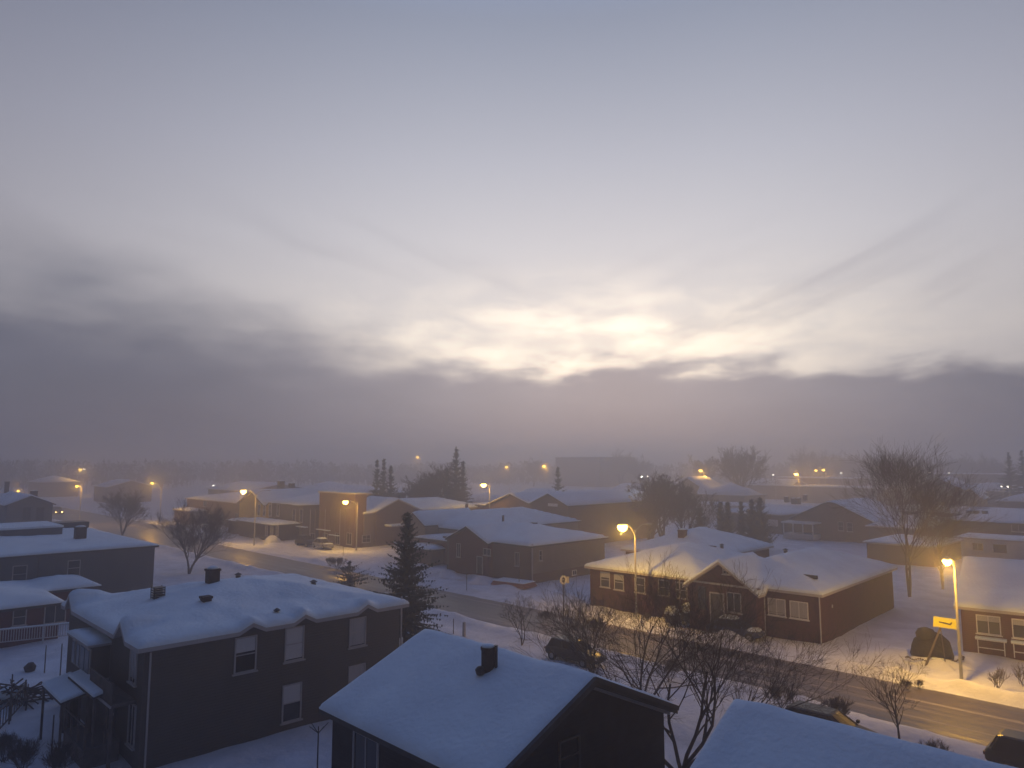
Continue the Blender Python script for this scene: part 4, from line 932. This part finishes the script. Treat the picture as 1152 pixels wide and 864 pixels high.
# canopy shelters over the yard stair
def canopy(label, px, py, w, d, z, rz, tilt):
    s, t = on_z(px, py, z); r = thing('canopy', label, 'canopy', W(s, t, 0), ROT+rz)
    f = MB(); f.v = [(-w/2, -d/2, z-tilt), (w/2, -d/2, z-tilt), (w/2, d/2, z+tilt), (-w/2, d/2, z+tilt)]; f.v += [(x, y, zz+.08) for x, y, zz in f.v]
    f.f = [(3, 2, 1, 0), (4, 5, 6, 7), (0, 1, 5, 4), (1, 2, 6, 5), (2, 3, 7, 6), (3, 0, 4, 7)]; p = f.build('canopy_roof', trim_d, r)
    f = MB(); f.v = [(x*1.02, y*1.02, zz) for x, y, zz in [(-w/2, -d/2, z-tilt+.084), (w/2, -d/2, z-tilt+.084), (w/2, d/2, z+tilt+.084), (-w/2, d/2, z+tilt+.084)]]; f.v += [(x*.97, y*.97, zz+.16) for x, y, zz in f.v]
    f.f = [(3, 2, 1, 0), (4, 5, 6, 7), (0, 1, 5, 4), (1, 2, 6, 5), (2, 3, 7, 6), (3, 0, 4, 7)]; f.build('canopy_snow', snow, p, bevel=.06)
    for x in (-w/2+.1, w/2-.1):
        for y, zz in ((-d/2+.1, z-tilt), (d/2-.1, z+tilt)): f = MB(); f.box(x-.05, x+.05, y-.05, y+.05, -.1, zz+.0); f.build('post', wood, r)
canopy('open yard canopy on thin posts with a tilted sheet of snow on top', 74, 776, 3.9, 1.3, 2.7, 0, .15)
canopy('narrow stair canopy with snow leading up to the balcony', 99, 771, 4.6, .7, 3.1, 0, .08)
s, t = on_z(80, 772, 2.2); f = MB(); f.lathe([(.5, 0), (.55, .6), (.45, 1.9), (.3, 2.5), (.1, 2.7)], 14, (0, 0, 0), 1.9, .7, .3, 8); tag(f.build('covered_stack', tarp, None, smooth=True, loc=W(s, t, 0), rz=ROT), 'tall black covered stack between the two snowy canopies', 'covered stack')
r = thing('wooden_deck', 'grey boarded deck platform beside the house under the balcony', 'deck', W(40.0, 10.6, 0), ROT)
f = MB(); f.box(-1.8, 1.8, -.75, .75, .0, .85); f.build('skirt', wood, r); f = MB(); [f.box(-1.8+k*.2, -1.62+k*.2, -.8, .8, .853, .9) for k in range(18)]; f.build('deck_boards', greywall, r)
f = MB()
for k in range(4): f.box(-1.78+k*1.18, -1.7+k*1.18, -.78, -.70, .9, 1.9)
f.box(-1.8, 1.85, -.78, -.71, 1.86, 1.93); f.build('railing', wood, r)
# brush pile
s, t = on_z(12, 790); r = thing('brush_pile', 'dark pile of branches and planks dusted with snow at the left edge of the yard', 'brush pile', W(s, t, 0), 0)
f = MB(); g = random.Random(4)
for k in range(90):
    a = g.random()*6.28; c = Vector((g.gauss(0, 1.2), g.gauss(0, .7), abs(g.gauss(0, .35))+.1)); d = Vector((math.cos(a), math.sin(a)*.6, g.gauss(0, .25)))*g.uniform(.5, 1.4)
    f.tube([c-d, c+d], [.05, .035], 5)
f.build('branches', bark, r); f = MB(); f.lathe([(.9, .3), (.75, .6), (.3, .8)], 12, (-.2, 0, 0), 1.3, .7, .6, 3); f.build('snow_cap', snow, r, smooth=True)
s, t = on_z(18, 742); 
s, t = on_z(34, 755); f = MB(); f.lathe([(.3, 0), (.34, .3), (.15, .55)], 10, wob=.3); tag(f.build('tree_stump', bark, None, loc=W(s, t, 0)), 'small dark stump in the snowy yard between railing and canopy', 'stump')
s, t = on_z(357, 866); r = thing('rotary_dryer', 'dark forked clothes dryer between the grey-brown house and the front bungalow', 'clothes dryer', W(s, t, 0), .3)
f = MB(); f.tube([(0, 0, -.2), (0, 0, 1.9)], [.04, .03], 6); f.build('pole', metal_d, r)
for a in (0.2, 2.4, 3.6, 5.2): f = MB(); f.tube([(0, 0, 1.6), (.45*math.cos(a), .45*math.sin(a), 2.0)], [.02, .015], 5); f.build('arm', metal_d, r)
# overhead street tree fence stakes
def treeline():
    g = random.Random(12); f = MB()
    for k in range(1500):
        az = g.uniform(-42, 42); d = g.uniform(430, 680)
        hgt = g.uniform(9, 14.5)*(1.12 if az < -15 else .95)+2.5*noise.noise(Vector((az*.25, 0, 0)))
        x, y = d*math.sin(R(az)), d*math.cos(R(az)); w = g.uniform(4, 8)
        for j in range(22):
            zz = hgt*g.uniform(.1, .95); rr = w*(1-zz/hgt)**.6*g.uniform(.3, 1.1); a = g.random()*6.28
            c = Vector((x+rr*math.cos(a), y+rr*math.sin(a), zz)); f.poly((c+Vector((g.uniform(-2, 2), 0, g.uniform(-2, 1))), c+Vector((g.uniform(-1, 2.5), g.uniform(-1, 1), g.uniform(-1, 1))), c+Vector((g.uniform(-1, 1), 0, g.uniform(.8, 2.2)))))
        f.tube([(x, y, 0), (x, y, hgt*.8)], [.3, .05], 3)
    o = f.build('treeline', bark, None); tag(o, 'dark line of far-off woods almost lost in the fog', 'woods', kind='stuff')
treeline()

# ------------------------------------------------------------------ haze
m = bpy.data.materials.new('haze_volume'); m.use_nodes = True; nt = m.node_tree; nt.nodes.clear()
out = nt.nodes.new('ShaderNodeOutputMaterial'); v = nt.nodes.new('ShaderNodeVolumePrincipled')
v.inputs['Color'].default_value = (.74, .74, .80, 1); v.inputs['Density'].default_value = .0040; v.inputs['Anisotropy'].default_value = .72
nt.links.new(v.outputs[0], out.inputs['Volume'])
f = MB(); f.box(-1700, 1700, -1700, 1700, -1.2, 27); o = f.build('haze', m); o['kind'] = 'stuff'; o['label'] = 'pale mist filling the air over the town'; o['category'] = 'mist'

# ------------------------------------------------------------------ sky
SUN_EL, SUN_AZ = R(5), R(8)
w = bpy.data.worlds.new('World'); scene.world = w; w.use_nodes = True; nt = w.node_tree; N = nt.nodes; L = nt.links; N.clear()
def val(x, sock):
    if isinstance(x, (int, float)): sock.default_value = x
    else: L.new(x, sock)
def M(op, a, b=0., c=None, clamp=False):
    n = N.new('ShaderNodeMath'); n.operation = op; n.use_clamp = clamp; val(a, n.inputs[0]); val(b, n.inputs[1])
    if c is not None: val(c, n.inputs[2])
    return n.outputs[0]
def MR(x, a, b, c, d, smooth=True):
    n = N.new('ShaderNodeMapRange'); n.interpolation_type = 'SMOOTHSTEP' if smooth else 'LINEAR'; val(x, n.inputs[0])
    for i, y in enumerate((a, b, c, d)): val(y, n.inputs[i+1])
    return n.outputs[0]
def ramp(x, stops):
    n = N.new('ShaderNodeValToRGB'); L.new(x, n.inputs[0]); e = n.color_ramp.elements
    for i, (p, c) in enumerate(stops):
        if i < 2: e[i].position = p; e[i].color = c
        else: q = e.new(p); q.color = c
    return n.outputs[0]
def mix(f, a, b, mode='MIX'):
    n = N.new('ShaderNodeMix'); n.data_type = 'RGBA'; n.blend_type = mode; val(f, n.inputs[0])
    for i, x in ((6, a), (7, b)):
        if isinstance(x, tuple): n.inputs[i].default_value = x
        else: L.new(x, n.inputs[i])
    return n.outputs[2]
def comb(x, y, z):
    n = N.new('ShaderNodeCombineXYZ'); val(x, n.inputs[0]); val(y, n.inputs[1]); val(z, n.inputs[2]); return n.outputs[0]
def nse(vec, scale, det=5, dist=0., rough=.5):
    n = N.new('ShaderNodeTexNoise'); n.inputs['Scale'].default_value = scale; n.inputs['Detail'].default_value = det; n.inputs['Distortion'].default_value = dist; n.inputs['Roughness'].default_value = rough
    L.new(vec, n.inputs['Vector']); return n.outputs[0]
tc = N.new('ShaderNodeTexCoord'); sp = N.new('ShaderNodeSeparateXYZ'); L.new(tc.outputs['Generated'], sp.inputs[0])
el = M('MULTIPLY', M('ARCSINE', sp.outputs[2]), 57.296); az = M('MULTIPLY', M('ARCTAN2', sp.outputs[0], sp.outputs[1]), 57.296)
aaz = M('ABSOLUTE', M('SUBTRACT', az, 7.0))
p1 = comb(M('MULTIPLY', az, .05), M('MULTIPLY', el, .12), 0.)
n_big = nse(p1, 1.3, 4, .5); n_sml = nse(comb(M('MULTIPLY', az, .055), M('MULTIPLY', el, .16), 3.), 3.0, 5, .15, .5)
# clear twilight sky
k90 = M('DIVIDE', M('MAXIMUM', el, 0.), 90.)
clear = ramp(k90, [(0.0, srgb(205, 196, 192)), (.11, srgb(214, 208, 206)), (.19, srgb(205, 203, 208)), (.26, srgb(187, 188, 199)), (.37, srgb(150, 156, 174)), (.48, srgb(122, 144, 188)), (.6, srgb(96, 132, 202)), (1.0, srgb(84, 126, 202))])
side = MR(aaz, 8., 60., 1., .52); back = MR(aaz, 50., 120., 1., .34)
clear = mix(1., clear, comb(M('MULTIPLY', side, back), M('MULTIPLY', side, back), M('MULTIPLY', M('POWER', side, .85), back)), 'MULTIPLY')
def gauss(x, c, s): return M('POWER', 2.718, M('MULTIPLY', M('POWER', M('ABSOLUTE', M('DIVIDE', M('SUBTRACT', x, c), s)), 2.), -1.))
glow = M('MULTIPLY', gauss(az, 7., 16.), gauss(el, 9.0, 3.9)); glow2 = M('MULTIPLY', gauss(az, 4., 26.), gauss(el, 11., 11.))
clear = mix(1., clear, mix(M('MULTIPLY', glow, M('ADD', .05, M('MULTIPLY', MR(n_sml, .35, .68, .25, 1.), 1.1))), (0, 0, 0, 1), (.85, .68, .42, 1)), 'ADD')
clear = mix(1., clear, mix(glow2, (0, 0, 0, 1), (.13, .11, .10, 1)), 'ADD')
# wisps
diag = comb(M('MULTIPLY', M('SUBTRACT', az, M('MULTIPLY', el, 1.6)), .045), M('MULTIPLY', M('ADD', el, M('MULTIPLY', az, .30)), -.22), 2.)
diagR = comb(M('MULTIPLY', az, .035), M('MULTIPLY', M('SUBTRACT', el, M('MULTIPLY', M('MAXIMUM', az, 0.), .36)), .24), 4.)
diagL = comb(M('MULTIPLY', az, .04), M('MULTIPLY', M('ADD', el, M('MULTIPLY', M('MINIMUM', az, 4.), .34)), .20), 6.)
wR = MR(nse(diagR, 1.15, 4, .5, .5), .48, .85, 0., 1.); wL = MR(nse(diagL, 1.1, 4, .5, .5), .48, .85, 0., 1.)
wispR = M('MULTIPLY', M('MULTIPLY', wR, MR(az, 2., 10., 0., 1.)), M('MULTIPLY', MR(el, 7., 9.5, .3, 1.), MR(el, 13., 20., 1., 0.)))
wispL = M('MULTIPLY', M('MULTIPLY', M('MULTIPLY', wL, .55), MR(az, 6., -6., 0., 1.)), MR(el, 14., 22., 1., 0.))
wisp = M('MAXIMUM', wispR, wispL)
clear = mix(M('MULTIPLY', wisp, .55), clear, mix(1., ramp(k90, [(0., srgb(150, 140, 148)), (.25, srgb(150, 148, 162)), (1., srgb(70, 84, 115))]), comb(side, side, side), 'MULTIPLY'))
# fog bank
edge = M('ADD', MR(az, -36., -2., 12.8, 7.6), MR(az, 8., 34., 0., -1.3))
soft = MR(az, -36., 8., 5.5, 1.2)
e2 = M('ADD', M('SUBTRACT', el, edge), M('MULTIPLY', M('SUBTRACT', n_big, .5), MR(az, -20., 10., 7.0, 3.6)))
e2 = M('ADD', e2, M('MULTIPLY', M('SUBTRACT', n_sml, .5), MR(az, -20., 5., 3.0, 5.5)))
bank = MR(M('DIVIDE', e2, soft), -1., .75, 1., 0.)
bcol = ramp(M('DIVIDE', M('MAXIMUM', el, 0.), 16.), [(0., srgb(150, 141, 148)), (.3, srgb(173, 165, 170)), (.6, srgb(180, 173, 179)), (1., srgb(176, 175, 184))])
bs = MR(aaz, 4., 36., 1.0, .37)
bcol = mix(1., bcol, comb(M('POWER', bs, 1.10), M('POWER', bs, 1.0), M('POWER', bs, .80)), 'MULTIPLY')
bcol = mix(1., bcol, mix(M('MULTIPLY', n_sml, 1.), (.90, .90, .90, 1), (1.10, 1.10, 1.10, 1)), 'MULTIPLY')
bcol = mix(1., bcol, comb(back, back, back), 'MULTIPLY')
col = mix(bank, clear, bcol)
low = MR(el, -2., 0., 0., 1.)
bg = N.new('ShaderNodeBackground'); L.new(col, bg.inputs[0]); bg.inputs[1].default_value = 1.0
sk = N.new('ShaderNodeTexSky'); sk.sky_type = 'NISHITA'; sk.sun_disc = False; sk.sun_elevation = SUN_EL; sk.sun_rotation = SUN_AZ; sk.air_density = 1.5; sk.dust_density = 2; sk.ozone_density = 2
bg2 = N.new('ShaderNodeBackground'); L.new(sk.outputs[0], bg2.inputs[0]); bg2.inputs[1].default_value = .003
ad = N.new('ShaderNodeAddShader'); L.new(bg.outputs[0], ad.inputs[0]); L.new(bg2.outputs[0], ad.inputs[1])
ow = N.new('ShaderNodeOutputWorld'); L.new(ad.outputs[0], ow.inputs[0])
w.cycles.sampling_method = 'AUTOMATIC'

sl = bpy.data.lights.new('sun', 'SUN'); sl.energy = .10; sl.angle = R(20); sl.color = (1, .82, .68)
so = bpy.data.objects.new('sun', sl); COL.objects.link(so)
so.rotation_euler = Vector((math.sin(SUN_AZ)*math.cos(SUN_EL), math.cos(SUN_AZ)*math.cos(SUN_EL), math.sin(SUN_EL))).to_track_quat('Z', 'Y').to_euler()

# ------------------------------------------------------------------ camera, render
cd = bpy.data.cameras.new('camera'); cam = bpy.data.objects.new('camera', cd); COL.objects.link(cam); scene.camera = cam
cam.location = (0, 0, H); cam.rotation_euler = (math.pi/2+TH, 0, 0); cd.sensor_width = 36; cd.lens = 36*F/1152; cd.clip_end = 5000; cd.clip_start = .1
scene.render.engine = 'CYCLES'; c = scene.cycles
c.use_denoising = True
try: c.denoiser = 'OPENIMAGEDENOISE'; c.denoising_prefilter = 'ACCURATE'
except Exception: pass
c.max_bounces = 5; c.diffuse_bounces = 3; c.glossy_bounces = 2; c.transmission_bounces = 1; c.volume_bounces = 1; c.transparent_max_bounces = 4
c.sample_clamp_indirect = 3; c.use_adaptive_sampling = True; c.adaptive_threshold = .012; c.use_light_tree = True
vs = scene.view_settings; vs.view_transform = 'Standard'; vs.look = 'None'; vs.exposure = 0; vs.gamma = 1; vs.use_curve_mapping = False
